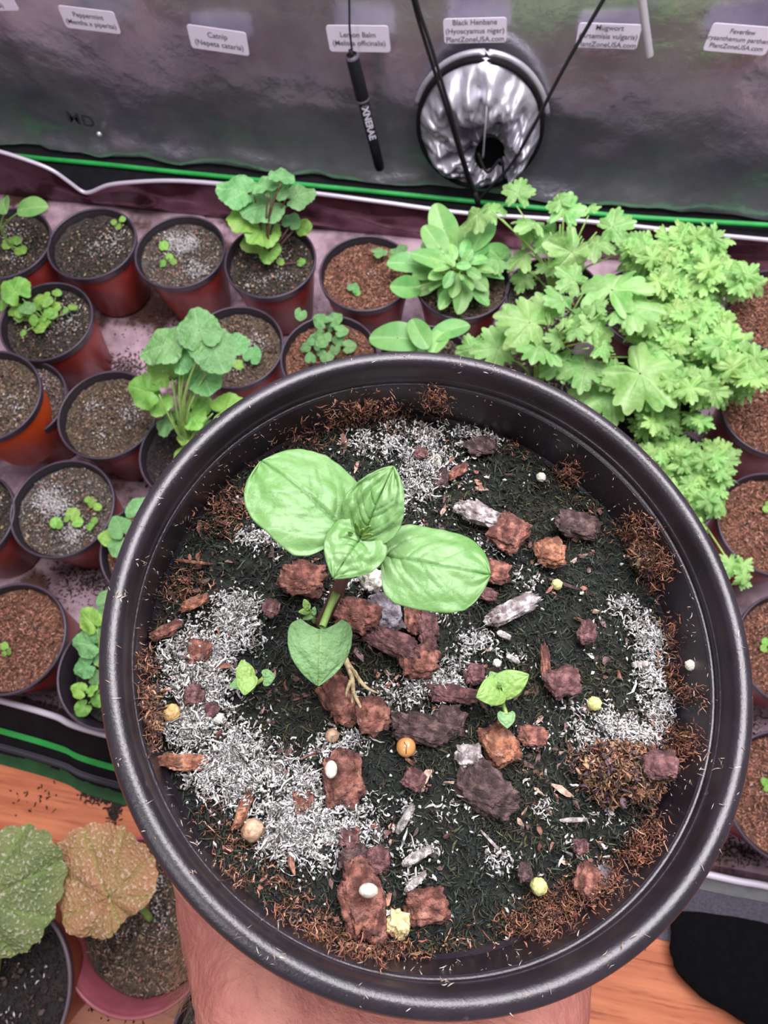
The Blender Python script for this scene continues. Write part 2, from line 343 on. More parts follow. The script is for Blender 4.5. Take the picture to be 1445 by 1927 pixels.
def make_wall():
    nx, nz = 260, 90; xs = np.linspace(-1.0, .75, nx); zs = np.linspace(0.004, .95, nz)**1.0
    zs = .004+(.95-.004)*np.linspace(0, 1, nz)**1.6
    V = []
    for x in xs:
        for z in zs:
            d = .006*fbm(x*4, z*4, 3)+.0022*fbm(x*16, z*22, 9)
            d += .010*math.exp(-(z/.022)**2)*(fbm(x*11, 5, z*9)+.3)          # the gathered hem at the bottom
            V.append((x, YW-d+.012*math.exp(-(z/.018)**2)*-.6, z))
    o = obj('wall_back', V, grid_faces(nx, nz)[:, ::-1], M['silver']); tag(o, 'silver reflective tent wall, slightly creased, behind the pots', kind='structure')
    # faded letters and a small metal stud on the sheet
    c = aty(152, 226, YW-.010); me = text_mesh('MD', .021, bold=.0004); me.materials.append(M['faded'])
    t = link('faded_lettering', me, o); t.location = Vector(c)-o.location; t.rotation_euler = (PI/2, math.radians(10), 0)
    c = aty(187, 252, YW-.010); V, F = lathe([(.0001, .003), (.0016, .0028), (.0026, .0015), (.003, 0)], 12)
    V = V[:, [0, 2, 1]]*[1, -1, 1]+c; obj('stud', V, F, M['steel'], o)
    # black tent floor behind the tray
    V = np.array([(-1.0, .50, -.004), (.75, .50, -.004), (.75, YW+.01, -.004), (-1.0, YW+.01, -.004)])
    nx = 60; X = np.linspace(-1, .75, nx); Yv = np.linspace(.5, .66, 8)
    V = [(x, y, -.003+.002*fbm(x*9, y*30, 1)) for x in X for y in Yv]
    o = obj('tent_floor_strip', V, grid_faces(nx, 8), M['black']); tag(o, 'black tent floor fabric showing in the gap behind the tray', 'tent floor')
    pts = spline([aty(px, py, .618) for px, py in ((-160, 275), (0, 290), (80, 299), (200, 310), (420, 334), (560, 350), (723, 365), (890, 384), (1120, 404), (1445, 424), (1600, 434))], 60)
    pts[:, 2] = np.maximum(pts[:, 2], .001)
    V, F = tube(pts, .0028, 8); g = obj('green_seam', V, F, M['green'], o)
make_wall()

# ------------------------------------------------------------------ tray with upright lips
def make_tray():
    x0, x1 = -.80, .50; yb = .558
    root = empty('grow_tray', (-.15, .27, 0), 'shallow silver fabric tray with white piped edges holding all the small pots', 'tray')
    nx, ny = 110, 60; X = np.linspace(x0, x1, nx); Y = np.linspace(0, 1, ny)
    fy = lambda x: .002-.028*(x+.35)/.6*1.0       # the front lip runs very slightly askew
    V = [(x, fy(x)+(yb-fy(x))*y, .0015*fbm(x*8, y*5, 2)) for x in X for y in Y]
    obj('tray_floor', V, grid_faces(nx, ny), M['traymat'], root)
    lip = spline([aty(px, py, yb) for px, py in ((-330, 262), (-150, 266), (-60, 272), (0, 284), (60, 303), (100, 320), (130, 341), (155, 359), (172, 360), (205, 347), (260, 341), (330, 339), (420, 345), (580, 361), (720, 379), (880, 400), (1100, 415), (1300, 436), (1445, 450), (1700, 474))], 120)
    V = []
    for p in lip:
        for k in range(9):
            t = k/8; V.append((p[0], yb-.010*math.sin(PI*t)*(.5+fbm(p[0]*14, t*2, 5)), p[2]*t))
    obj('back_lip', V, grid_faces(len(lip), 9)[:, ::-1], M['traywall'], root)
    V2 = [(v[0], v[1]+.0025, v[2]) for v in V]; obj('lip_backing', V2, grid_faces(len(lip), 9), M['black'], root)
    V, F = tube(lip+[0, -.001, 0], .0022, 8); obj('white_piping', V, F, M['piping'], root)
    # front lip
    fl = spline([at(px, py, .042) for px, py in ((-330, 1228), (-160, 1277), (0, 1318), (100, 1347), (200, 1383), (700, 1500), (1310, 1641), (1445, 1668), (1700, 1722))], 90)
    V = []
    for p in fl:
        for k in range(6): t = k/5; V.append((p[0], p[1]+.006*(1-t), .042*t))
    obj('front_lip', V, grid_faces(len(fl), 6), M['traywall'], root)
    V, F = tube(fl, .0026, 8); obj('white_piping', V, F, M['piping'], root)
    # outside of the front lip: left = sill of the tent door with stripe and zip, right = grey band
    def band(name, i0, i1, t0, t1, m, parent, lift=0.0, ns=5, wav=.0015):
        V = []
        for p in fl[i0:i1]:
            for k in range(ns):
                t = t0+(t1-t0)*k/(ns-1)
                V.append((p[0]+.004*t, p[1]-.001-.046*t-.004*t*t, .040*max(0, 1-t)**1.3+lift-.004*t+wav*fbm(p[0]*14, t*4, 8)))
        return obj(name, V, grid_faces(i1-i0, ns)[:, ::-1], m, parent)
    n = len(fl); mid = n*6//10
    sill = empty('tent_door_sill', tuple(fl[20]-[0, .02, .03]), 'black tent doorway sill with a bright green stripe and zip, left of the held pot', 'tent sill')
    band('sill_fabric', 0, mid, 0, .84, M['black'], sill); band('green_stripe', 0, mid, .43, .53, M['green'], sill, .0012)
    band('hem', 0, mid, .80, 1, M['darkgreen'], sill)
    zp = []
    for s in (0.69, .77):
        pts = np.array([(p[0]+.004*s, p[1]-.001-.046*s-.004*s*s, .040*(1-s)**1.3+.0022-.004*s+.0015*fbm(p[0]*14, s*4, 8)) for p in fl[:mid]])
        V, F = tube(pts, .0008, 6); obj('zip_edge', V, F, M['zip'], sill)
    s = .73; base = spline(np.array([(p[0]+.004*s, p[1]-.001-.046*s-.004*s*s, .040*(1-s)**1.3+.0026-.004*s+.0015*fbm(p[0]*14, s*4, 8)) for p in fl[:mid:3]]), 330)
    V = []; F = []
    for i, p in enumerate(base):
        for a, b in ((-1, -1), (1, -1), (1, 1), (-1, 1)): V.append(p+[a*.0006, b*.0014, 0])
        for a, b in ((-1, -1), (1, -1), (1, 1), (-1, 1)): V.append(p+[a*.0005, b*.0012, .0009])
        j = i*8; F += [(j+4, j+5, j+6, j+7), (j, j+1, j+5, j+4), (j+1, j+2, j+6, j+5), (j+2, j+3, j+7, j+6), (j+3, j, j+4, j+7)]
    o = obj('zip_teeth', V, F, M['zip'], sill, smooth=False); o['kind'] = 'stuff'
    rb = empty('tray_edge_band', tuple(fl[70]-[0, .02, .03]), 'dark grey woven edge band below the white piping, right of the held pot', 'fabric band')
    band('binding', mid-1, n, 0, .22, M['greyband'], rb, .0008, 4, 0); band('woven_band', mid-1, n, .2, 1.05, M['greymesh'], rb)
    # a pile of loose dirt on the tray floor
    P = []
    for (px, py, rx, ry, k) in ((235, 690, 45, 22, 500), (180, 1085, 90, 45, 900), (60, 1330, 120, 20, 500), (1400, 1600, 90, 25, 500), (640, 560, 30, 40, 120), (300, 600, 60, 40, 160), (1350, 800, 40, 20, 150), (290, 905, 60, 15, 150), (960, 640, 40, 50, 200), (1400, 1370, 40, 40, 250)):
        for _ in range(k): P.append(at(px+random.gauss(0, rx*.55), py+random.gauss(0, ry*.55), .0016))
    P = np.array(P); k = len(P); V, F = fibres(P, RNG.normal(size=(k, 3))*[1, 1, .3], RNG.uniform(.001, .004, k), RNG.uniform(.0003, .0010, k), RNG.uniform(0, .5, k), 2)
    o = obj('loose_dirt', V, F, M['soilcol'], root, col=colour_each([(.05, .03, .025), (.09, .05, .04), (.03, .02, .02), (.3, .22, .2)], k, 9)); o['kind'] = 'stuff'
make_tray()

# ------------------------------------------------------------------ things on and before the back wall
def wall_label(cs, text, label, size):
    TL, TR, BL = [aty(*c, YW-.0125) for c in cs]
    c = (TR+BL)/2; w = np.linalg.norm(TR-TL); h = abs(TL[2]-BL[2]); th = math.atan2(TR[2]-TL[2], TR[0]-TL[0])
    e = empty('plant_label', c, label, 'label')
    V = []; r = min(w, h)*.12
    for yy in (0, -.0006):
        for qx, qz, a0 in ((1, 1, 0), (-1, 1, 1), (-1, -1, 2), (1, -1, 3)):
            for k in range(5):
                a = (a0+k/4)*PI/2; x, z = qx*(w/2-r)+r*math.cos(a), qz*(h/2-r)+r*math.sin(a)
                V.append((x*math.cos(th)-z*math.sin(th), yy, x*math.sin(th)+z*math.cos(th)))
    V = np.array(V)+c; me = bpy.data.meshes.new('card')
    me.from_pydata([tuple(v-c) for v in V], [], [tuple(range(19, -1, -1))[::-1], tuple(range(20, 40))[::-1]]+[(i, (i+1) % 20, 20+(i+1) % 20, 20+i) for i in range(20)])
    me.materials.append(M['label']); link('card', me, e)
    t = text_mesh(text, size, bold=.00006); t.materials.append(M['print']); o = link('lettering', t, e, (0, -.0009, 0)); o.rotation_euler = (PI/2, -th, 0)
wall_label(((-78, -14), (22, -16), (-66, 20)), 'Chamomile\n(Matricaria)', 'white plant name label cut off at the top left corner of the wall', .0062)
wall_label(((107, 9), (213, 22), (126, 51)), 'Peppermint\n(Mentha x piperita)', 'white two-line Peppermint label on the silver wall', .0066)
wall_label(((352, 45), (464, 61), (360, 89)), 'Catnip\n(Nepeta cataria)', 'white two-line Catnip label on the silver wall', .0074)
wall_label(((615, 47), (733, 48), (619, 96)), 'Lemon Balm\n(Melissa officinalis)', 'white two-line Lemon Balm label behind the marker pen cord', .0068)
wall_label(((834, 35), (954, 32), (836, 81)), 'Black Henbane\n(Hyoscyamus niger)\nPlantZoneUSA.com', 'white three-line Black Henbane label above the round vent', .0066)
wall_label(((1088, 42), (1207, 46), (1084, 88)), 'Mugwort\n(Artemisia vulgaris)\nPlantZoneUSA.com', 'white three-line Mugwort label beside the steel rod', .0064)
wall_label(((1340, 42), (1462, 52), (1324, 94)), 'Feverfew\n(Chrysanthemum parthenium)\nPlantZoneUSA.com', 'white three-line Feverfew label at the right edge of the wall', .0056)

def make_vent():
    c = aty(906, 222, YW-.014); L, R_, T, B = aty(788, 222, YW-.014), aty(1024, 222, YW-.014), aty(906, 108, YW-.014), aty(906, 348, YW-.014)
    rx = (R_[0]-L[0])/2; rz = (T[2]-B[2])/2; c = np.array([(L[0]+R_[0])/2, YW-.014, (T[2]+B[2])/2])
    e = empty('duct_vent', c, 'round silver duct vent sleeve gathered into folds on the wall', 'vent')
    na, nr = 180, 40; V = []; hx, hz = rx*.22, -rz*.42
    for i in range(na):
        a = 2*PI*i/na
        fold = .9*abs(math.sin(a*3.5+1.6*math.sin(a*2)))-.45+.4*math.sin(a*9+2+2*math.sin(a))+.9*noise.noise(Vector((math.cos(a)*2.6, math.sin(a)*2.6, 4)))
        for j in range(nr):
            s = j/(nr-1)                                    # 0 rim, 1 hole
            k = 1-s*.82
            x = hx*(1-k)+rx*math.cos(a)*k*(1+.04*fold*s); z = hz*(1-k)+rz*math.sin(a)*k*(1+.04*fold*s)
            y = -.030*max(0, math.sin(PI*min(1, s*1.15)))**.8*(.75+.25*math.cos(a-1.2)) + (.016+.006*noise.noise(Vector((a*2, s*4, 1))))*(fold+1.1*fbm(math.cos(a)*2.5, math.sin(a)*2.5, s*2.2))*max(0, math.sin(PI*s))**.7 + .006*s
            V.append((c[0]+x, c[1]+y, c[2]+z))
    obj('gathered_sleeve', V, grid_faces(na, nr, cu=True), M['vent'], e)
    pts = np.array([(c[0]+rx*math.cos(2*PI*i/64), c[1]-.003, c[2]+rz*math.sin(2*PI*i/64)) for i in range(65)])
    V, F = tube(pts, .0024, 8, cap=False); obj('black_ring', V, F, M['black'], e)
    pts = np.array([(c[0]+rx*1.07*math.cos(t), c[1]+.001, c[2]+rz*1.06*math.sin(t)) for t in np.linspace(.25, PI-.25, 40)])
    V, F = tube(pts, .003, 8); obj('quilted_edge', V, F, M['vent'], e)
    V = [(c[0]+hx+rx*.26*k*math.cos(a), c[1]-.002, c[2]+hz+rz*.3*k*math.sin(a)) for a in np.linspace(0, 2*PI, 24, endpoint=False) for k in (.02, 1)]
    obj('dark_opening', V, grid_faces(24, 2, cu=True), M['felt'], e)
    pts = spline([(c[0]+hx-.012, c[1]-.012, c[2]+hz+.01), (c[0]+hx, c[1]-.02, c[2]+hz-.006), (c[0]+hx+.012, c[1]-.016, c[2]+hz+.008), (c[0]+hx+.018, c[1]-.02, c[2]+hz-.012)], 20)
    V, F = tube(pts, .0016, 6); obj('drawstring', V, F, M['cord'], e)
    # sewn seam
    pts = spline([(c[0]+.004, c[1]-.004, c[2]+rz*.98), (c[0]+.007, c[1]-.032, c[2]+rz*.45), (c[0]+.008, c[1]-.033, c[2]-rz*.1)], 14)
    V, F = tube(pts, .0010, 6); obj('seam', V, F, M['vent'], e)
make_vent()

def make_cords():
    yc = .595
    pts = spline([aty(px, py, yc) for px, py in ((752, -120), (777, 0), (800, 80), (835, 190), (862, 280), (884, 350), (897, 378))], 40)
    pts2 = spline([aty(px, py, yc-.002) for px, py in ((759, -120), (783, 0), (812, 90), (842, 190), (870, 290), (890, 352), (899, 376))], 40)
    pts3 = spline([aty(px, py, yc) for px, py in ((899, 378), (925, 350), (960, 312), (1000, 245), (1060, 130), (1135, 0), (1200, -115))], 40)
    e = empty('hanging_cord', aty(898, 378, yc), 'black cord hanging in a V in front of the round vent', 'cord')
    for p, r, nm in ((pts, .0016, 'left_strand'), (pts2, .0016, 'left_strand'), (pts3, .0017, 'right_strand')):
        V, F = tube(p, r, 8); obj(nm, V, F, M['cord'], e)
    V, F = tube(spline([aty(894, 362, yc-.002), aty(898, 376, yc-.003), aty(901, 386, yc-.002)], 8), [.002, .0028, .003, .0034, .0034, .003, .0026, .001], 8); obj('knot', V, F, M['cord'], e)
    # marker pen
    y = .612; a, b = aty(662, 104, y), aty(715, 318, y); ax = b-a; L = np.linalg.norm(ax); ax /= L
    e = empty('marker_pen', b, 'black marker pen hanging from a thin cord on the silver wall', 'pen')
    q = Vector(ax).to_track_quat('Z', 'Y').to_matrix(); Q = np.array(q)
    def part(nm, prof, m):
        V, F = lathe(prof, 20); obj(nm, (V @ Q.T)+a, F, m, e)
    k = .0013/.0013
    part('cap', [(.0001, .0), (.0052, .0004), (.0062, .002), (.0066, .042), (.0069, .043), (.0069, .046), (.0001, .0461)], M['pen'])
    part('cap_ring', [(.0050, -.0006), (.0064, .0012), (.0066, .0024), (.0050, .0024)], M['pengrey'])
    part('cap_band', [(.0060, .0425), (.0071, .043), (.0071, .0455), (.006, .046)], M['pengrey'])
    part('barrel', [(.0001, .046), (.0054, .0462), (.0055, L-.006), (.0050, L-.001), (.0030, L), (.0001, L+.0002)], M['pen'])
    part('hanging_loop', [(.0001, -.006), (.0022, -.005), (.0024, -.001), (.0022, .001)], M['cord'])
    me = text_mesh('XNERAE', .0095, bold=.0003); me.materials.append(M['penprint'])
    o = link('lettering', me, e); xa = Vector(ax); zz = Vector((CAMLOC-a)); zz = (zz-xa*zz.dot(xa)).normalized(); yy = zz.cross(xa)
    mm = Matrix((xa, yy, zz)).transposed().to_4x4(); mm.translation = Vector(ax*.068+np.array(zz)*.0059)+Vector(a)-e.location; o.matrix_local = mm
    me.transform(Matrix.Diagonal((1.05, 1, 1, 1)))
    V, F = tube(spline([aty(652, -120, y), aty(657, 0, y), aty(658, 55, y), aty(663, 100, y)], 20), .0010, 6); obj('pen_cord', V, F, M['cord'], e)
    V, F = tube(spline([aty(1196, -110, .60), aty(1208, 0, .60), aty(1222, 104, .60)], 20), .0034, 10)
    o = obj('steel_rod', V, F, M['steel']); tag(o, 'thin silver metal rod hanging beside the Mugwort label', 'rod')
make_cords()

# ------------------------------------------------------------------ the small pots
HP = .080; RP = .0448
def make_pot_meshes(body, rim, inner, R=RP, H=HP, tag_=''):
    rb = R*.70
    prof = [(.0005, .0005), (rb*.93, .0005), (rb, .003), (R*.945, H-.0080), (R*.945, H-.0070)]
    V, F = lathe(prof, 56); b = fast_mesh('pot_body', V, F, mats=[body])
    pr = [(R*.93, H-.0085), (R*.972, H-.0082), (R*.982, H-.007), (R*.984, H-.003), (R, H-.0018), (R, H-.0006), (R*.988, H), (R*.965, H), (R*.955, H-.001)]
    V, F = lathe(pr, 64); r = fast_mesh('rim', V, F, mats=[rim])
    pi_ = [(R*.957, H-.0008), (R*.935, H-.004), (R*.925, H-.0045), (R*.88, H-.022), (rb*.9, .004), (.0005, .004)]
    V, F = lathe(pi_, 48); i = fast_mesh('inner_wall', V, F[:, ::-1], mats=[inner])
    return b, r, i
POTM = {'red': make_pot_meshes(M['terracotta'], M['potrim'], M['potin']), 'orange': make_pot_meshes(M['orange'], M['potrim'], M['potin']),
        'brown': make_pot_meshes(M['brownpot'], M['greyrim'], M['potin'], .058, .095), 'pink': make_pot_meshes(M['pinkpot'], M['pinkpot'], M['pinkpot'], .056, .075)}
def soil_mesh(kind, seed, R=RP*.90):
    rs = np.random.default_rng(seed); n, k = 40, 14; V = [(0, 0, .0004)]; 
    V = []
    for i in range(n):
        a = 2*PI*i/n
        for j in range(k):
            r = R*(.02+.98*j/(k-1)); x, y = r*math.cos(a), r*math.sin(a)
            V.append((x, y, .0022*fbm(x*70+seed, y*70, seed)+.0012*fbm(x*240, y*240, seed)+.001*(j/(k-1))**6))
    V = np.array(V); F = grid_faces(n, k, cu=True)
    base = dict(coir=[(.16, .07, .04), (.11, .05, .03)], dark=[(.035, .032, .025), (.05, .04, .03)], mold=[(.06, .05, .04), (.10, .08, .07)], mix=[(.10, .065, .045), (.06, .045, .03)], black=[(.02, .016, .016), (.03, .022, .02)])[kind]
    bits = dict(coir=[(.40, .16, .10), (.50, .22, .14), (.20, .08, .05), (.62, .32, .22), (.10, .045, .03)],
                dark=[(.05, .045, .03), (.03, .035, .02), (.14, .085, .06), (.26, .16, .12), (.015, .015, .014)],
                mold=[(.48, .42, .40), (.16, .12, .09), (.05, .045, .035), (.12, .12, .06), (.34, .15, .10)],
                mix=[(.30, .19, .13), (.15, .10, .07), (.05, .04, .03), (.42, .28, .21), (.20, .18, .09)],
                black=[(.03, .022, .02), (.05, .03, .03), (.02, .015, .015)])[kind]
    c = np.array(base)[rs.integers(0, 2, len(V))]
    m = 2600; r = R*np.sqrt(rs.uniform(0, 1, m)); a = rs.uniform(0, 2*PI, m)
    P = np.stack([r*np.cos(a), r*np.sin(a), np.zeros(m)], 1); P[:, 2] = [.0022*fbm(p[0]*70+seed, p[1]*70, seed)+.0008 for p in P]
    V1, F1 = fibres(P, rs.normal(size=(m, 3))*[1, 1, .45], rs.uniform(.0012, .0052, m)*(1.1 if kind == 'coir' else .8), rs.uniform(.0003, .0009, m), rs.uniform(0, .5, m), 2)
    C1 = colour_each(bits, m, 9)
    # clumped white mould, stones
    w = {'coir': 10, 'dark': 160, 'mold': 900, 'mix': 200, 'black': 30}[kind]; cen = rs.uniform(-.7, .7, (4, 2))*R*.8
    q = cen[rs.integers(0, 4, w)]+rs.normal(0, R*.16, (w, 2)); q = q[np.hypot(q[:, 0], q[:, 1]) < R*.93]; w = len(q)
    P = np.concatenate([q, np.full((w, 1), .0026)], 1)
    V2, F2 = fibres(P, rs.normal(size=(w, 3))*[1, 1, .4], rs.uniform(.001, .003, w), rs.uniform(.0004, .0010, w), rs.uniform(0, .9, w), 2)
    C2 = colour_each([(.62, .6, .6), (.45, .42, .42), (.75, .72, .7)], w, 9)
    g = 90; r = R*.93*np.sqrt(rs.uniform(0, 1, g)); a = rs.uniform(0, 2*PI, g); P = np.stack([r*np.cos(a), r*np.sin(a), np.full(g, .0022)], 1)
    wg = rs.uniform(.0006, .0018, g); V3, F3 = fibres(P, rs.normal(size=(g, 3))*[1, 1, .4], wg*2.2, wg, rs.uniform(0, .2, g), 2)
    C3 = colour_each({'coir': [(.42, .2, .13), (.3, .13, .08)], 'black': [(.06, .04, .04), (.12, .08, .07)]}.get(kind, [(.34, .16, .11), (.42, .34, .26), (.16, .11, .09), (.5, .36, .22), (.05, .05, .045)]), g, 9)
    V2 = np.concatenate([V2, V3]); F2 = np.concatenate([F2, F3+len(V2)-len(V3)]); C2 = np.concatenate([C2, C3])
    V_ = np.concatenate([V, V1, V2]); F_ = np.concatenate([F, F1+len(V), F2+len(V)+len(V1)])
    return fast_mesh('soil', V_, F_, col=np.concatenate([c, C1, C2]), mats=[M['soilcol']])
SOIL = {}
for i_, kd in enumerate(('coir', 'dark', 'mold', 'mix', 'black')):
    for v_ in range(2): SOIL[kd+str(v_)] = soil_mesh(kd, 11*i_+v_+1)
def pot(px, py, soil, label, kind='red', z0=.001, rot=None, lvl=.0705, scale=1.0, tilt=None, group=None):
    H = {'red': .08, 'orange': .08, 'brown': .095, 'pink': .075}[kind]*scale
    p = at(px, py, z0+H); p[2] = z0
    e = empty('plant_pot', p, label, 'pot', group)
    if tilt: e.rotation_euler = tilt
    e.scale = (scale,)*3
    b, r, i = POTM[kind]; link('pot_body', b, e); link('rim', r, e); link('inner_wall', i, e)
    k = {'brown': .058/RP, 'pink': .056/RP}.get(kind, 1)
    s = link('soil', SOIL[soil], e, (0, 0, lvl)); s.rotation_euler.z = random.uniform(0, 6); s.scale = (k*(1.01 if lvl > .06 else .95),)*2+(1,)
    s['kind'] = 'stuff'
    return p
PP = {}
def P_(key, *a, **k): PP[key] = pot(*a, **k)
P_('P0', 12, 455, 'dark0', 'terracotta pot at the far left end of the back row, with two long-stalked leaves')
P_('A', 172, 456, 'dark1', 'terracotta pot second from left in the back row, dark soil with an orange stone')
P_('B', 338, 472, 'mold0', 'terracotta pot third from left in the back row, soil crusted white with mould')
P_('Cc', 508, 489, 'dark0', 'terracotta pot holding the tall crinkle-leaved plant in the back row')
P_('D', 688, 512, 'coir0', 'terracotta pot of brown coir between the tall crinkle-leaved plant and the leafy rosette')
P_('E', 870, 526, 'mix0', 'terracotta pot holding the leafy rosette in the back row below the vent')
P_('E2', 1042, 556, 'dark1', 'terracotta pot under the tall lobed plant at the back, mostly hidden by leaves')
P_('E3', 1222, 575, 'dark0', 'terracotta pot hidden under the frilly foliage at the back right')
P_('L', 1462, 583, 'coir1', 'terracotta pot of bare brown coir at the right edge, beside the frilly foliage')
P_('F', 86, 603, 'dark1', 'terracotta pot crowded with tiny round seedlings in the second row at left')
P_('H', 442, 651, 'mix1', 'terracotta pot with pale gritty soil partly covered by the scalloped-leaf plant')
P_('I', 619, 670, 'coir1', 'terracotta pot with a clump of small grey-green sprouts, just above the held pot rim')
P_('I2', 800, 690, 'mix0', 'terracotta pot of smooth broad leaves, mostly hidden behind the held pot rim')
P_('I3', 1010, 715, 'dark1', 'terracotta pot hidden beneath the large lobed plant')
P_('I4', 1215, 745, 'black0', 'terracotta pot hidden beneath the frilly foliage in the middle')
P_('M', 1457, 770, 'coir0', 'terracotta pot of bare brown coir, second down the right edge')
P_('Q', 38, 752, 'mold1', 'terracotta pot with white-flecked soil tucked behind the bright orange pot', z0=.001, scale=.94)
P_('G', 201, 778, 'mix1', 'terracotta pot of bare gritty brown soil right of the bright orange pot')
P_('R', 357, 850, 'black0', 'terracotta pot of the branching scalloped-leaf plant, half hidden by the held pot')
P_('X1', 1262, 900, 'black1', 'terracotta pot under the small frilly plant, right of the held pot rim')
P_('N', 1458, 985, 'coir1', 'terracotta pot of bare brown coir, third down the right edge')
P_('S', -72, 975, 'dark0', 'terracotta pot cut by the left edge beside the pot of sparse seedlings')
P_('J', 116, 955, 'mold1', 'terracotta pot with white mould patches and sparse seedlings in the fourth row')
P_('T', 288, 1030, 'coir0', 'terracotta pot with three rounded leaves touching the left of the held pot')
P_('K', 18, 1200, 'coir1', 'terracotta pot of coarse brown coir with one tiny sprout, front left corner')
P_('U', 214, 1262, 'black0', 'terracotta pot of small mint-like sprouts at the front, left of the held pot', lvl=.058)
P_('V', 1502, 1225, 'coir0', 'terracotta pot of coir with a tiny sprout, fourth down the right edge')
P_('V2', 1488, 1500, 'coir1', 'terracotta pot of coir with a tiny sprout, lowest on the right edge')
P_('O', -34, 742, 'mix0', 'bright orange pot at the left edge, its lit look put into the colour', kind='orange', z0=.034, tilt=(0.0, 0.06, 0))
P_('W', -32, 1874, 'black1', 'brown-orange pot of dark soil on the wood floor, bottom left corner', kind='brown', z0=-.005, lvl=.082)
P_('XX', 262, 1740, 'mix0', 'pink plastic pot with brown soil on the wood floor, under the coppery leaf', kind='pink', z0=-.005, lvl=.052)
P_('Y', 448, 1962, 'dark1', 'small pot mostly hidden behind the wrist at the bottom', kind='red', z0=-.005)

# ------------------------------------------------------------------ background leaves
def outline(kind, th, rnd):
    """radius of a leaf's edge at angle th (0 = tip), unit length about 1"""
    a = (th+PI) % (2*PI)-PI; c = abs(a)
    if kind == 'ovate':
        r = .5*.30/math.sqrt((.30*math.cos(a))**2+(.5*math.sin(a))**2)*1.0; r *= 1+.10*math.exp(-(c/.35)**2)
    elif kind == 'round':
        r = .5*(1-.05*math.cos(2*a)*-1)*.95; r *= 1-.25*math.exp(-((PI-c)/.28)**2)
    elif kind == 'heart':
        r = .5*(.92+.14*math.exp(-(c/.4)**2)); r *= 1-.55*math.exp(-((PI-c)/.26)**2); r *= 1+.045*abs(math.sin(a*9))
    elif kind == 'mug':
        r = .5*(.72+.28*math.cos(a*.5)); lob = abs(math.cos(a*2.5))**.7
        r *= .62+.42*lob; r *= .88+.20*abs(math.cos(a*8.5))**.8; r *= 1-.5*math.exp(-((PI-c)/.35)**2)
    elif kind == 'fev':
        r = .5*(.58+.44*abs(math.cos(a*2.5+.0))**.9); r *= .80+.26*abs(math.cos(a*7.5))**.8; r *= 1-.4*math.exp(-((PI-c)/.3)**2)
    elif kind == 'begonia':
        r = .5*(.92+.38*math.cos(a)+.04*math.sin(a*3+1)+.03*math.sin(a*5)); r *= 1+.05*abs(math.sin(a*12))+.02*abs(math.sin(a*31))
    return r
def polar_leaf(kind, m, seed, na=72, nr=9, cup=.12, wave=.05, nv=None, aspect=1.0):
    rnd = random.Random(seed); V = []; vn = []; ph = rnd.uniform(0, 9)
    nv = nv or {'ovate': 0, 'round': 3, 'heart': 4, 'mug': 2.5, 'fev': 2.5, 'begonia': 4.5}[kind]
    cx = -.18 if kind in ('heart', 'mug', 'fev') else 0
    for i in range(na):
        a = 2*PI*i/na; R = outline(kind, a, rnd)*(1+.03*math.sin(a*3+ph))
        for j in range(nr):
            t = .03+.97*j/(nr-1); x, y = R*t*math.cos(a), R*t*math.sin(a)*aspect
            z = -cup*(t*R*2)**2*.5+wave*t*t*math.sin(a*5+ph)*.5+wave*.6*noise.noise(Vector((x*4+seed, y*4, seed)))
            v = max(math.exp(-(y/.016)**2), abs(math.cos(a*nv))**60*.8 if nv and kind in ('mug', 'fev', 'begonia') else (math.exp(-(((x-abs(y)*.8+5) % .17-.085)/.016)**2)*.6 if kind == 'heart' else 0))
            z -= .02*v
            if kind == 'begonia': z += .030*abs(math.sin(a*4.5))*t
            if kind == 'ovate': v = math.exp(-(y/.014)**2); z = -.16*x*x*1.4+.28*abs(y)*(1-t*.3)
            V.append((x-cx, y, z)); vn.append(v*.8)
    return fast_mesh('leaf', V, grid_faces(na, nr, cu=True), attr={'vein': vn}, mats=[m])
LM = {}
for s_ in range(4):
    LM['heart%d' % s_] = polar_leaf('heart', M['lf_mint'], s_+1, wave=.09, na=90)
    LM['mug%d' % s_] = polar_leaf('mug', M['lf_mug'], s_+11, na=110, wave=.10, cup=.25)
    LM['fev%d' % s_] = polar_leaf('fev', M['lf_fev'], s_+21, na=100, wave=.12, cup=.3)
    LM['ovate%d' % s_] = polar_leaf('ovate', M['lf_ovate'], s_+31, na=48)
    LM['round%d' % s_] = polar_leaf('round', M['lf_bright'], s_+41, na=36, nr=4)
    LM['hbright%d' % s_] = polar_leaf('heart', M['lf_bright'], s_+51, wave=.09, na=72)
def add_leaf(plant, p, size, direc, kind, tilt=.2, name='leaf', up=None):
    o = link(name, LM[kind+str(random.randrange(4))], plant)
    x = Vector(direc); x.z = 0; x.normalize()
    z = Vector((random.gauss(0, tilt), random.gauss(0, tilt)-.12, 1)).normalized() if up is None else Vector(up).normalized()
    x = (x-z*x.dot(z)).normalized(); y = z.cross(x)
    m = Matrix((x, y, z)).transposed().to_4x4(); m = m @ Matrix.Scale(size, 4); m.translation = Vector(p)-plant.location; o.matrix_local = m
    return o
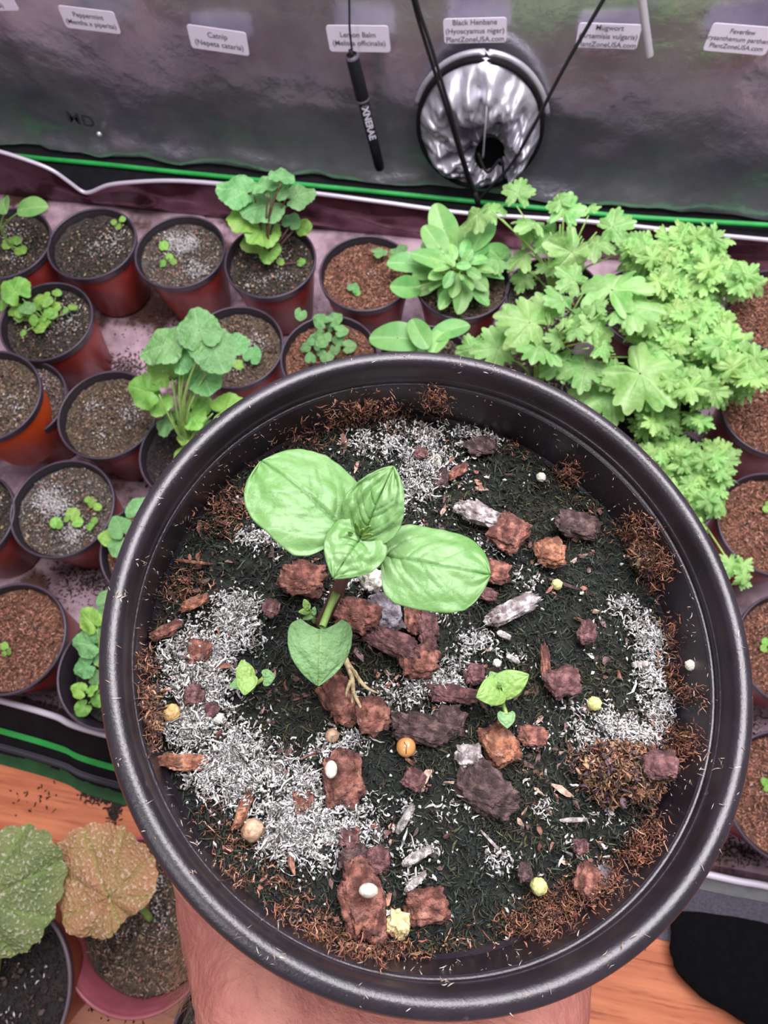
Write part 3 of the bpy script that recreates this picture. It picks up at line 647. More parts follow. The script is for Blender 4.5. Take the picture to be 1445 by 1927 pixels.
def bgplant(name, label, cat, base, leaves, soilz=.068, stem=M['stemgreen'], sr=.0010, stems=True, tilt=.2):
    """base: pot key or point of the stem foot; leaves: (px, py, length in px, angle on the picture, kind, z)"""
    b = PP[base].copy() if isinstance(base, str) else np.array(base); b[2] = soilz if isinstance(base, str) else b[2]
    e = empty(name, b, label, cat)
    for (px, py, sz, ang, kind, z) in leaves:
        if z < .095: z += .004
        p = at(px, py, z); m = pxm(p)*sz*1.05; a = math.radians(ang)
        d = at(px+20*math.cos(a), py-20*math.sin(a), z)-p
        c = p-d/np.linalg.norm(d)*m*(.15 if kind in ('heart', 'mug', 'fev', 'hbright') else 0)
        add_leaf(e, c, m, d, kind, tilt)
        if stems and z-b[2] > .004:
            q = c-d/np.linalg.norm(d)*m*.2; mid = (q+b)/2+np.array([random.gauss(0, .002), random.gauss(0, .002), (z-b[2])*.1])
            bb = b+np.array([random.gauss(0, .0015), random.gauss(0, .0015), 0])
            V, F = tube(spline([bb-[0, 0, .002], mid*.5+np.array([bb[0], bb[1], mid[2]])*.5, q-[0, 0, .001]], 8), np.linspace(sr*1.2, sr*.6, 8), 6); obj('stem', V, F, stem, e)
    return e
# tall crinkle-leaved plant, back row
bgplant('leafy_herb', 'tall green herb with round crinkled scalloped leaves in front of the silver wall', 'plant', 'Cc',
    [(450, 358, 78, 170, 'heart', .135), (500, 345, 60, 100, 'heart', .15), (500, 382, 84, 200, 'heart', .13), (558, 368, 62, 20, 'heart', .135), (530, 330, 50, 80, 'heart', .16),
     (465, 415, 66, 180, 'hbright', .115), (495, 430, 74, 230, 'hbright', .11), (570, 428, 34, -10, 'hbright', .10), (505, 468, 46, 250, 'hbright', .09), (548, 418, 36, 60, 'heart', .105),
     (478, 455, 44, 200, 'hbright', .095), (528, 492, 16, 200, 'round', .072), (566, 493, 18, 0, 'round', .072), (520, 355, 54, 60, 'heart', .145)], stem=M['stempurple'])
bgplant('seedling', 'seedling with two long-stalked pale leaves at the far left of the back row', 'seedling', 'P0',
    [(8, 385, 52, 110, 'ovate', .125), (58, 391, 64, 0, 'ovate', .12), (12, 459, 22, 190, 'round', .074), (38, 470, 26, -40, 'round', .074), (30, 452, 20, 60, 'round', .075)])
bgplant('seedling', 'tiny two-leaf sprout near the far rim of the pot with the orange stone', 'seedling', at(226, 424, .068),
    [(222, 426, 16, 190, 'round', .071), (230, 412, 14, 80, 'round', .076), (214, 418, 12, 150, 'round', .073)], stems=False)
bgplant('seedling', 'faint green sprouts on the white-mouldy soil', 'seedling', at(315, 482, .068),
    [(308, 462, 20, 90, 'round', .074), (318, 484, 16, 0, 'round', .071), (326, 492, 14, -30, 'round', .071), (306, 495, 16, 220, 'round', .071)], stems=False)
bgplant('seedling', 'grey-green sprouts lying over the right rim of the back-row coir pot', 'seedling', at(715, 472, .07),
    [(712, 473, 30, 20, 'heart', .08), (742, 478, 26, 0, 'heart', .082), (756, 468, 20, 30, 'heart', .08), (665, 542, 24, 60, 'heart', .074), (672, 550, 14, -60, 'round', .072)], stems=False)
# leafy rosette
L_ = []
for k in range(34):
    a = k*2.4; r = 10+62*math.sqrt(k/34); L_.append((862+r*math.cos(a)*1.0, 492-r*math.sin(a)*.75+8, 26+k*.95, math.degrees(a), 'ovate', .128-.0013*k))
L_ += [(835, 430, 84, 110, 'ovate', .11), (905, 440, 80, 60, 'ovate', .11), (765, 495, 64, 178, 'ovate', .10), (766, 540, 66, 180, 'ovate', .10), (930, 480, 74, 20, 'ovate', .10), (868, 560, 54, 265, 'ovate', .10), (820, 455, 70, 130, 'ovate', .115), (905, 560, 36, -30, 'ovate', .09), (838, 562, 40, 240, 'ovate', .09), (810, 488, 70, 160, 'ovate', .115)]
bgplant('leafy_rosette', 'dense rosette of smooth green leaves in the back row below the hanging cord', 'plant', 'E', L_, tilt=.3)
bgplant('broadleaf_seedling', 'cluster of broad smooth pale leaves rising just behind the held pot rim', 'plant', 'I2',
    [(748, 636, 96, 175, 'ovate', .115), (790, 628, 66, 120, 'ovate', .125), (846, 622, 74, 20, 'ovate', .12), (826, 640, 60, 60, 'ovate', .12), (800, 660, 60, 240, 'ovate', .10), (770, 655, 40, 200, 'ovate', .10)])
# sprouts in the second row
L_ = []
for k in range(26): L_.append((66+random.gauss(0, 32), 590+random.gauss(0, 20), random.uniform(13, 24), random.uniform(0, 360), 'round', .078+random.uniform(0, .008)))
L_ += [(30, 548, 60, 130, 'hbright', .10), (50, 578, 30, -20, 'heart', .09), (86, 566, 26, 40, 'round', .088)]
bgplant('seedling_cluster', 'cluster of tiny round bright seedlings in the second-row left pot', 'seedlings', 'F', L_, sr=.0005)
bgplant('scalloped_herb', 'branching herb with soft scalloped leaves spreading over neighbouring pots, left of the held pot', 'plant', 'R',
    [(310, 645, 92, 190, 'heart', .175), (375, 625, 84, 100, 'heart', .185), (400, 650, 92, 300, 'heart', .18), (435, 650, 60, 10, 'heart', .17), (345, 668, 60, 240, 'heart', .17), (385, 708, 74, 290, 'heart', .15), (355, 690, 50, 200, 'heart', .145),
     (308, 700, 62, 140, 'hbright', .15), (275, 735, 70, 165, 'hbright', .145), (300, 755, 50, 240, 'hbright', .13), (335, 705, 44, 60, 'hbright', .14), (362, 782, 56, 300, 'hbright', .12), (378, 765, 40, 40, 'hbright', .12), (425, 770, 70, 15, 'hbright', .13), (312, 795, 52, 170, 'heart', .11), (398, 802, 40, 280, 'heart', .11), (352, 818, 40, 250, 'hbright', .10), (330, 790, 34, 100, 'heart', .105), (342, 857, 38, 30, 'round', .082), (368, 840, 26, 280, 'heart', .09)], soilz=.07)
bgplant('seedling', 'two small leaves at the near side of the pale gritty pot', 'seedling', at(465, 680, .068), [(474, 670, 36, 60, 'heart', .078), (449, 686, 20, 200, 'round', .073)], stems=False)
L_ = [(600+random.gauss(0, 22), 640+random.gauss(0, 22), random.uniform(14, 28), random.uniform(0, 360), 'heart', .076+random.uniform(0, .01)) for k in range(14)]
L_ += [(605, 605, 30, 150, 'heart', .085), (628, 602, 30, 30, 'heart', .085), (655, 652, 26, 10, 'heart', .08), (615, 668, 30, 270, 'heart', .08)]
bgplant('seedling_cluster', 'clump of small grey-green sprouts on coir just above the held pot rim', 'seedlings', at(612, 650, .068), L_, stems=False)
L_ = [(117+dx, 972+dy, s, a, 'round', .074) for dx, dy, s, a in ((-12, 12, 22, 100), (-6, 16, 16, 0), (20, -4, 26, 60), (28, 10, 22, 0), (55, -25, 18, 40), (66, -18, 16, 0), (52, 18, 18, 270), (60, 8, 14, 60), (8, 4, 14, 180), (48, -32, 14, 120))]
bgplant('seedling_cluster', 'sparse bright seedlings on mouldy soil in the fourth-row pot', 'seedlings', at(125, 970, .068), L_, stems=False)
bgplant('broadleaf_seedling', 'seedling with rounded leaves touching the left rim of the held pot', 'seedling', 'T',
    [(262, 962, 56, 50, 'heart', .10), (228, 995, 46, 120, 'heart', .10), (205, 1012, 34, 180, 'hbright', .095), (222, 1025, 40, 250, 'heart', .092), (300, 990, 50, 0, 'heart', .10)])
bgplant('mint_seedling', 'stack of small mint-like leaves in the front pot left of the held pot', 'seedling', 'U',
    [(170, 1170, 52, 130, 'hbright', .12), (196, 1160, 40, 20, 'heart', .12), (200, 1130, 40, 60, 'heart', .12), (165, 1212, 56, 175, 'heart', .11), (185, 1190, 40, 300, 'heart', .115), (160, 1255, 44, 200, 'heart', .10), (186, 1230, 40, 320, 'heart', .10),
     (150, 1300, 32, 160, 'hbright', .085), (172, 1298, 28, 40, 'hbright', .088), (156, 1332, 32, 220, 'hbright', .075), (180, 1318, 26, 300, 'hbright', .08), (178, 1275, 30, 10, 'heart', .09)])
bgplant('seedling', 'single tiny sprout in the coarse coir pot at the front left', 'seedling', at(12, 1222, .068), [(8, 1216, 16, 120, 'round', .073), (16, 1226, 14, -40, 'round', .072), (8, 1230, 10, 220, 'round', .071)], stems=False)
bgplant('seedling', 'tiny sprout at the right edge, fourth pot down', 'seedling', at(1442, 1215, .068), [(1441, 1208, 16, 100, 'round', .073), (1438, 1220, 16, 200, 'round', .073)], stems=False)
bgplant('seedling', 'tiny sprout at the right edge, lowest pot', 'seedling', at(1442, 1478, .068), [(1440, 1472, 16, 120, 'round', .073), (1444, 1484, 14, 250, 'round', .073)], stems=False)
bgplant('seedling', 'tiny sprout at the right edge, third pot down', 'seedling', at(1442, 955, .068), [(1442, 958, 14, 120, 'round', .073), (1446, 948, 12, 40, 'round', .073)], stems=False)
# lobed plant at the back and large lobed plant in the middle
bgplant('lobed_herb', 'tall lobed-leaf herb at the back right, its top leaves reaching over the tray edge', 'plant', 'E2',
    [(975, 368, 62, 80, 'mug', .15), (900, 400, 70, 190, 'mug', .14), (930, 398, 56, 140, 'mug', .135), (1010, 420, 84, 150, 'mug', .14), (1062, 400, 76, 70, 'mug', .15), (1110, 392, 40, 80, 'mug', .15), (1150, 430, 74, 10, 'mug', .14), (1040, 440, 70, 220, 'mug', .13), (1085, 470, 100, 250, 'mug', .14),
     (985, 480, 64, 200, 'mug', .11), (940, 490, 60, 190, 'mug', .105), (1000, 450, 60, 100, 'mug', .12), (1120, 460, 70, 330, 'mug', .13), (1030, 500, 56, 290, 'mug', .11), (1180, 470, 56, 20, 'mug', .13), (985, 520, 50, 240, 'mug', .095), (1055, 380, 50, 110, 'mug', .155)], soilz=.07, tilt=.3)
bgplant('lobed_herb', 'large lobed-leaf herb in the middle, broad leaves just beyond the held pot rim', 'plant', 'I3',
    [(1000, 610, 118, 165, 'mug', .16), (1100, 590, 90, 200, 'mug', .17), (1150, 545, 140, 70, 'mug', .185), (1180, 580, 110, 350, 'mug', .18), (1060, 570, 80, 130, 'mug', .165), (1120, 620, 80, 60, 'mug', .17), (1030, 580, 70, 60, 'mug', .16),
     (1010, 660, 110, 250, 'mug', .15), (1200, 700, 150, 320, 'mug', .155), (1160, 700, 70, 230, 'mug', .15), (1250, 665, 90, 10, 'mug', .15), (1100, 690, 90, 260, 'mug', .145), (940, 655, 90, 185, 'mug', .13), (1060, 680, 80, 200, 'mug', .14), (890, 655, 60, 190, 'mug', .12), (1150, 740, 100, 280, 'mug', .13),
     (1080, 530, 70, 150, 'mug', .15), (1060, 610, 36, 100, 'mug', .175), (1085, 625, 40, 300, 'mug', .175), (1120, 580, 50, 100, 'mug', .18), (1130, 650, 60, 10, 'mug', .165), (1225, 740, 70, 280, 'mug', .14), (1110, 740, 80, 240, 'mug', .12), (1050, 640, 50, 180, 'mug', .16), (960, 625, 60, 200, 'mug', .13)], soilz=.07, tilt=.32)
def frilly(name, label, base, blobs, n, s0, s1, z0, z1, soilz=.07):
    L_ = []
    for (cx, cy, rx, ry, w) in blobs:
        for k in range(int(n*w)):
            a = random.uniform(0, 2*PI); r = math.sqrt(random.random()); x, y = cx+rx*r*math.cos(a), cy+ry*r*math.sin(a)
            L_.append((x, y, random.uniform(s0, s1), random.uniform(0, 360), 'fev', z0+(z1-z0)*(1-r*r)*random.uniform(.6, 1)))
    e = bgplant(name, label, 'plant', base, L_, soilz, stems=False, tilt=.4)
    b = np.array(e.location)
    for k, (px, py, *_r) in enumerate(L_[::5]):
        q = at(px, py, L_[k*5][5]-.004); V, F = tube(spline([b-[0, 0, .002], [(b[0]*.6+q[0]*.4), (b[1]*.6+q[1]*.4), b[2]+(q[2]-b[2])*.7], q], 8), np.linspace(.0012, .0006, 8), 6); obj('stem', V, F, M['stemgreen'], e)
frilly('frilly_herb', 'dense frilly-leaved herb at the far right of the back row', 'E3', [(1240, 480, 60, 34, .8), (1310, 460, 55, 35, .8), (1330, 520, 70, 40, 1), (1255, 535, 60, 40, .8), (1395, 525, 30, 26, .3), (1200, 470, 30, 26, .3)], 46, 34, 56, .11, .16)
frilly('frilly_herb', 'broad mound of frilly leaves right of the large lobed herb', 'I4', [(1290, 590, 70, 40, 1), (1340, 650, 60, 50, 1), (1260, 640, 60, 50, .8), (1390, 690, 50, 40, .6), (1300, 720, 90, 40, 1), (1215, 610, 30, 40, .4), (1410, 720, 30, 30, .3)], 40, 36, 60, .12, .17)
frilly('frilly_herb', 'small pale frilly herb spilling over the right side of the held pot', 'X1', [(1235, 790, 36, 34, .8), (1260, 860, 60, 40, 1), (1330, 880, 60, 50, 1), (1290, 930, 50, 30, .6), (1340, 940, 30, 26, .3), (1318, 790, 34, 12, .3), (1300, 985, 30, 20, .3), (1386, 1076, 16, 26, .14)], 30, 30, 50, .10, .14)
# begonia leaves on the wood floor
def bigleaf(name, label, m, px, py, sz, ang, z, base, parentpot, up, aspect=1.0):
    me = polar_leaf('begonia', m, 77+px, na=150, nr=26, cup=.10, wave=.10, aspect=aspect)
    p = at(px, py, z); e = empty('leafy_houseplant', base, label, 'plant')
    LM['tmp0'] = LM['tmp1'] = LM['tmp2'] = LM['tmp3'] = me
    a = math.radians(ang); d = at(px+20*math.cos(a), py-20*math.sin(a), z)-p; s = sz*pxm(p)
    add_leaf(e, p, s, d, 'tmp', up=up)
    q = p-[0, 0, .003]
    V, F = tube(spline([base, (np.array(base)*.5+q*.5)+[0, 0, -.012], q], 12), .0024, 8); obj('stem', V, F, M['stemgreen'], e)
    return e
bw = PP['W'].copy(); bw[2] = .078; bigleaf('leafy_houseplant', 'plant with one large pebbled green leaf over the dark-soiled pot at bottom left', M['lf_begonia_green'], -40, 1700, 226, 26, .135, tuple(bw), 'W', (.15, -.1, 1), 1.0)
bx = PP['XX'].copy(); bx[2] = .048; e_ = bigleaf('leafy_houseplant', 'plant with one coppery pebbled leaf over the pink pot', M['lf_begonia_copper'], 204, 1690, 204, 112, .12, tuple(bx), 'XX', (-.1, -.15, 1), 1.0)
LM['tmp0'] = LM['tmp1'] = LM['tmp2'] = LM['tmp3'] = polar_leaf('ovate', M['redleaf'], 5, na=40)
p = at(272, 1668, .075); d = at(266, 1690, .075)-p; e_ = empty('red_leaf', p, 'small crimson leaf standing in the pink pot', 'leaf')
add_leaf(e_, p, 56*pxm(p), -d, 'tmp', up=(.3, -.5, .8))

# black bundle on the floor at bottom right
def make_bundle():
    c = at(1506, 1806, .01); V = []; nu, nv = 60, 30
    for i in range(nu):
        for j in range(nv):
            a = 2*PI*i/nu; b = PI*j/(nv-1)-PI/2; ca = math.cos(a); sa = math.sin(a)
            x = .098*math.cos(b)*np.sign(ca)*abs(ca)**.8; y = .037*math.cos(b)*np.sign(sa)*abs(sa)**.85; z = .013*math.sin(b)
            k = 1+.10*fbm(x*25, y*25, z*25)
            x, y, z = x*k, y*k, z*k
            x, y = x*math.cos(-.22)-y*math.sin(-.22), x*math.sin(-.22)+y*math.cos(-.22)
            V.append((c[0]+x, c[1]+y-.020, max(-.0045, .008+z)))
    o = obj('cloth_bundle', V, grid_faces(nu, nv, cu=True), M['felt']); tag(o, 'soft black rounded cloth bundle on the wood floor at the right edge', 'cloth')
make_bundle()

# ------------------------------------------------------------------ the hand-held pot
def make_big_pot():
    e = empty('plant_pot', PO, 'large black plastic nursery pot held up in the foreground', 'pot')
    R = RF
    pr = [(.90, -.335), (.972, -.225), (.982, -.21), (.994, -.20), (1.0, -.185), (1.0, -.09), (.998, -.04), (.99, -.014), (.975, -.002), (.958, .002), (.944, -.003), (.935, -.014), (.930, -.03), (.927, -.075),
          (.922, -.085), (.921, -.10), (.926, -.108), (.925, -.115), (.917, -.122), (.914, -.15), (.911, -.34)]
    th = np.array([(r*R, z*R) for r, z in pr]); V, F = lathe(spline(th, 90), 220); obj('rim', p2w(V), F, M['bigpot'], e)
    body = spline([(r*R, z*R) for r, z in ((.972, -.20), (.93, -.33), (.915, -.5), (.86, -1.2), (.80, -1.6), (.78, -1.64), (.70, -1.65), (.01, -1.65))], 40)
    V, F = lathe(body, 120); obj('pot_body', p2w(V), F, M['bigpot'], e)
    V, F = lathe([(r*R, z*R) for r, z in ((.913, -.32), (.905, -.5), (.85, -1.2), (.78, -1.6), (.01, -1.6))], 100); obj('inner_wall', p2w(V), F[:, ::-1], M['bigpot'], e)
    return e
BP = make_big_pot()
WHITE = [(780, 835, 85, 34, 330), (800, 890, 52, 46, 330), (770, 935, 26, 30, 120), (900, 820, 36, 30, 140), (690, 830, 40, 26, 80),
         (445, 1150, 46, 34, 420), (400, 1195, 60, 36, 260), (370, 1240, 66, 44, 480), (380, 1300, 66, 46, 430), (365, 1360, 62, 46, 450), (440, 1200, 50, 30, 120),
         (430, 1400, 66, 44, 320), (405, 1450, 56, 44, 330), (470, 1470, 60, 46, 430), (540, 1470, 60, 34, 300), (560, 1530, 76, 50, 600), (600, 1580, 66, 42, 460), (640, 1540, 40, 46, 220), (520, 1580, 40, 40, 120),
         (760, 1300, 60, 24, 160), (840, 1280, 58, 36, 240), (880, 1212, 26, 24, 60), (905, 1200, 20, 16, 40), (640, 1395, 46, 26, 110), (620, 1420, 30, 20, 40), (1140, 1365, 56, 32, 330), (1185, 1390, 40, 22, 120),
         (1215, 1196, 34, 32, 190), (1225, 1270, 26, 52, 200), (1165, 1140, 26, 18, 60), (1190, 1170, 40, 24, 50), (1240, 1340, 26, 40, 120), (1205, 1400, 36, 18, 70), (490, 1018, 42, 18, 130), (700, 1095, 26, 24, 70), (640, 1130, 40, 30, 40), (815, 1160, 30, 20, 50),
         (985, 1085, 22, 26, 60), (920, 1010, 26, 40, 70), (760, 1350, 60, 20, 60), (1110, 1395, 30, 60, 60), (1020, 1520, 20, 26, 18), (940, 1620, 36, 26, 40), (1080, 1610, 60, 30, 24), (790, 1600, 40, 20, 26), (780, 1655, 30, 20, 24), (1010, 1390, 40, 20, 50), (700, 1560, 40, 60, 60), (765, 1530, 14, 30, 20), (840, 1520, 60, 40, 20), (1150, 1540, 50, 20, 16), (1190, 1380, 50, 20, 40), (960, 1240, 40, 20, 24), (700, 1640, 50, 30, 20), (640, 1580, 60, 80, 60)]
WP = [(potpt(cx, cy)[:2], rx*.8*(DS+PC[2])/FP, n/(rx*ry)) for cx, cy, rx, ry, n in WHITE]
def soil_h(u, v):
    h = .0016*fbm(u*60, v*60, 3)+.0008*fbm(u*220, v*220, 7)
    for c, r, d in WP:
        if d > .09: h += .0006*math.exp(-((u-c[0])**2+(v-c[1])**2)/(r*r))
    rr = math.hypot(u, v)/RS
    return h-.0006+.0012*max(0, rr-.8)*5*fbm(u*40, v*40, 9)
def make_soil():
    n, k = 200, 90; V = []; Cc = []
    for i in range(n):
        a = 2*PI*i/n
        for j in range(k):
            r = RS*1.005*(.004+.996*j/(k-1)); u, v = r*math.cos(a), r*math.sin(a); V.append((u, v, -DS+soil_h(u, v)))
    V = np.array(V); dn = np.zeros(len(V))
    for c, r, d in WP: dn += d*1.0*np.exp(-((V[:, 0]-c[0])**2+(V[:, 1]-c[1])**2)/(r*r*.7))
    dn = np.clip((dn-.08)*5, 0, 1)[:, None]; Cc = (1-dn)*np.array([[.018, .024, .018]])+dn*np.array([[.30, .30, .28]])
    o = obj('soil', p2w(V), grid_faces(n, k, cu=True), M['soildark'], BP, col=Cc)
    # dark mossy shreds everywhere
    m = 26000; r = RS*.995*np.sqrt(RNG.uniform(0, 1, m)); a = RNG.uniform(0, 2*PI, m); u, v = r*np.cos(a), r*np.sin(a)
    h = np.array([soil_h(x, y) for x, y in zip(u, v)])+RNG.uniform(.0000, .0011, m)
    P = np.stack([u, v, -DS+h], 1); D = RNG.normal(size=(m, 3))*[1, 1, .35]
    V, F = fibres(P, D, RNG.uniform(.0006, .0028, m), RNG.uniform(.00009, .00026, m), RNG.uniform(0, .8, m), 3, wander=.35)
    pal = np.array([(.022, .036, .024), (.038, .054, .032), (.012, .018, .015), (.065, .078, .036), (.020, .018, .016), (.045, .034, .024), (.075, .085, .045), (.010, .012, .012), (.028, .05, .045)])
    w = np.array([fbm(x*45, y*45, 31) for x, y in zip(u, v)]); ix = RNG.integers(0, 9, m); ix[(w < -.12) & (ix == 6)] = 0
    c = pal[ix]*RNG.uniform(.6, 1.5, (m, 1)); c[w > .18] *= [1.25, 1.05, .8]
    o = obj('moss_shreds', p2w(V), F, M['soilcol'], BP, col=np.repeat(c, 12, 0)); o['kind'] = 'stuff'
    # white mould: short curly threads in patches
    P = []; 
    for cx, cy, rx, ry, k in WHITE:
        for _ in range(int(k*2.3)):
            q = potpt(cx+random.gauss(0, rx*.52), cy+random.gauss(0, ry*.52)); 
            if q[2] < -DS+.0005 and math.hypot(q[0], q[1]) < RS*.985:
                if fbm(q[0]*260, q[1]*260, 12) > -.22: P.append((q[0], q[1], -DS+soil_h(q[0], q[1])+random.uniform(.0004, .0020)))
    P = np.array(P); m = len(P); D = RNG.normal(size=(m, 3))*[1, 1, .35]
    for i in range(m):                                       # neighbouring threads lie roughly the same way
        t = 6*noise.noise(Vector((P[i, 0]*70, P[i, 1]*70, 2.2)))+.7*D[i, 0]; D[i, :2] = (math.cos(t)+.3*D[i, 0], math.sin(t)+.3*D[i, 1])
    V, F = fibres(P, D, RNG.uniform(.0006, .0021, m)*np.where(RNG.uniform(0, 1, m) < .10, 2, 1), RNG.uniform(.00012, .00034, m), RNG.normal(0, .6, m), 5, wander=.65, taper=.5)
    g = RNG.uniform(.45, 1.0, (m, 1)); c = g*np.array([[.95, .94, .91]])+RNG.uniform(-.02, .02, (m, 3)); c[RNG.uniform(0, 1, m) < .10] = (.22, .20, .18)
    o = obj('white_mould', p2w(V), F, M['soilcol'], BP, col=np.repeat(c, 18, 0)); o['kind'] = 'stuff'
    # white powdery grains
    P = []
    for cx, cy, rx, ry, k in WHITE:
        for _ in range(int(k*.35)):
            q = potpt(cx+random.gauss(0, rx*.7), cy+random.gauss(0, ry*.7))
            if q[2] < -DS+.0005 and math.hypot(q[0], q[1]) < RS*.98: P.append((q[0], q[1], -DS+soil_h(q[0], q[1])+random.uniform(.0006, .0016)))
    for _ in range(420):
        r = RS*math.sqrt(random.random()); a = random.uniform(0, 2*PI); q = (r*math.cos(a), r*math.sin(a)); P.append((q[0], q[1], -DS+soil_h(*q)+.001))
    P = np.array(P); m = len(P); W = RNG.uniform(.00012, .00042, m); V, F = fibres(P, RNG.normal(size=(m, 3)), W*RNG.uniform(1.6, 3, m), W, RNG.uniform(0, .3, m), 2)
    c = RNG.uniform(.55, .9, (m, 1))*np.array([[1, .98, .94]]); o = obj('white_grains', p2w(V), F, M['soilcol'], BP, col=np.repeat(c, 9, 0)); o['kind'] = 'stuff'
    # brown coir fibres: round the edge, in clumps, and stuck to the inside of the wall
    CO = [(255, 1340, 22, 46, 520, .004), (262, 1250, 18, 30, 120, .002), (270, 1400, 16, 20, 160, .003), (440, 960, 56, 30, 260, .003), (410, 1000, 40, 20, 100, .002), (350, 1100, 50, 26, 150, .003), (560, 820, 50, 20, 60, .001), (820, 735, 26, 34, 220, .001), (690, 770, 70, 26, 330, .001), (640, 800, 60, 24, 150, .001),
          (1205, 1010, 36, 44, 420, .003), (1235, 1060, 34, 26, 380, .004), (1262, 985, 20, 22, 150, .001), (1070, 890, 20, 26, 140, .004), (1230, 1105, 14, 20, 70, .001), (1265, 1200, 14, 40, 100, .001), (1260, 1270, 20, 30, 120, .002), (1300, 1310, 26, 24, 80, .000), (1290, 1400, 40, 30, 260, .002), (1260, 1430, 30, 30, 200, .003),
          (690, 1780, 84, 26, 560, .003), (600, 1755, 44, 26, 200, .002), (1000, 1745, 60, 28, 380, .002), (1060, 1705, 60, 34, 420, .003), (1130, 1660, 54, 36, 380, .003), (1200, 1600, 40, 30, 240, .002), (1230, 1560, 26, 24, 130, .002), (390, 1655, 26, 18, 170, .000), (430, 1660, 40, 14, 90, .001), (570, 1690, 60, 36, 110, .001), (520, 1640, 40, 30, 60, .001), (450, 1590, 40, 40, 90, .001), (400, 1540, 40, 40, 80, .001),
          (860, 1780, 60, 14, 60, .000), (530, 1740, 40, 20, 80, .001), (700, 1820, 30, 12, 60, -.002), (1110, 1430, 40, 40, 120, .003)]
    P = []
    for cx, cy, rx, ry, k, hh in CO:
        for _ in range(int(k*1.0)):
            q = potpt(cx+random.gauss(0, rx*.55), cy+random.gauss(0, ry*.55)); rr = math.hypot(q[0], q[1])
            if q[2] > -.0055: continue
            if q[2] < -DS+.0005: q = np.array([q[0], q[1], -DS+soil_h(q[0], q[1])+random.uniform(0, max(.0006, hh))])
            else: q = q*[1, 1, 1]-np.array([q[0], q[1], 0])/rr*random.uniform(.0001, .0010)
            rr = math.hypot(q[0], q[1])
            if rr > RS*.99: q = q*[RS*.99/rr, RS*.99/rr, 1]
            P.append(q)
    for _ in range(1000):                                     # a ragged ring of fibre all round the edge
        a = random.uniform(0, 2*PI); 
        if fbm(math.cos(a)*3, math.sin(a)*3, 17) < .0: continue
        r = RS*random.uniform(.90, .992); P.append(np.array([r*math.cos(a), r*math.sin(a), -DS+soil_h(r*math.cos(a), r*math.sin(a))+random.uniform(.0002, .0022)]))
    P = np.array(P); m = len(P); V, F = fibres(P, RNG.normal(size=(m, 3))*[1, 1, .5], RNG.uniform(.0008, .0032, m), RNG.uniform(.00008, .00022, m), RNG.normal(0, .7, m), 6, wander=.6)
    c = np.array([(.34, .13, .075), (.48, .20, .12), (.22, .08, .05), (.58, .32, .22), (.10, .045, .035), (.30, .14, .06)])[RNG.integers(0, 6, m)]*RNG.uniform(.6, 1.25, (m, 1))
    o = obj('coir_fibres', p2w(V), F, M['soilcol'], BP, col=np.repeat(c, 21, 0)); o['kind'] = 'stuff'
    # specks stuck to the plastic
    P = []
    for _ in range(520):
        a = random.uniform(0, 2*PI); z = random.uniform(-DS, -.006); r = RS*1.006-.0001; P.append((r*math.cos(a), r*math.sin(a), z))
    for _ in range(150):
        a = random.uniform(0, 2*PI); r = RF*random.uniform(.938, .985); P.append((r*math.cos(a), r*math.sin(a), .00018 if r < RF*.97 else -.0004))
    for px, py in ((233, 1118), (270, 1060), (228, 1125), (333, 905), (1300, 1250), (470, 1830), (520, 1800), (1265, 1470), (840, 1845), (365, 1640), (255, 1575), (216, 1437), (1350, 1440), (1355, 1515), (930, 695), (860, 690)):
        for _ in range(9):
            q = potpt(px+random.gauss(0, 7), py+random.gauss(0, 7)); g = potpt(px+random.gauss(0, 7), py+random.gauss(0, 7), DS, False); rr = math.hypot(g[0], g[1])
            if rr < RF*.925 and q[2] > -DS: P.append(tuple(q))
            elif RF*.935 < rr < RF*.985: P.append((g[0], g[1], .0001))
    P = np.array(P); m = len(P); V, F = fibres(P, RNG.normal(size=(m, 3)), RNG.uniform(.0002, .0014, m)**1.0, RNG.uniform(.00004, .00012, m), RNG.normal(0, .4, m), 2)
    c = np.array([(.55, .42, .33), (.4, .25, .18), (.7, .65, .6)])[RNG.integers(0, 3, m)]; o = obj('stuck_specks', p2w(V), F, M['soilcol'], BP, col=np.repeat(c, 9, 0)); o['kind'] = 'stuff'
make_soil()

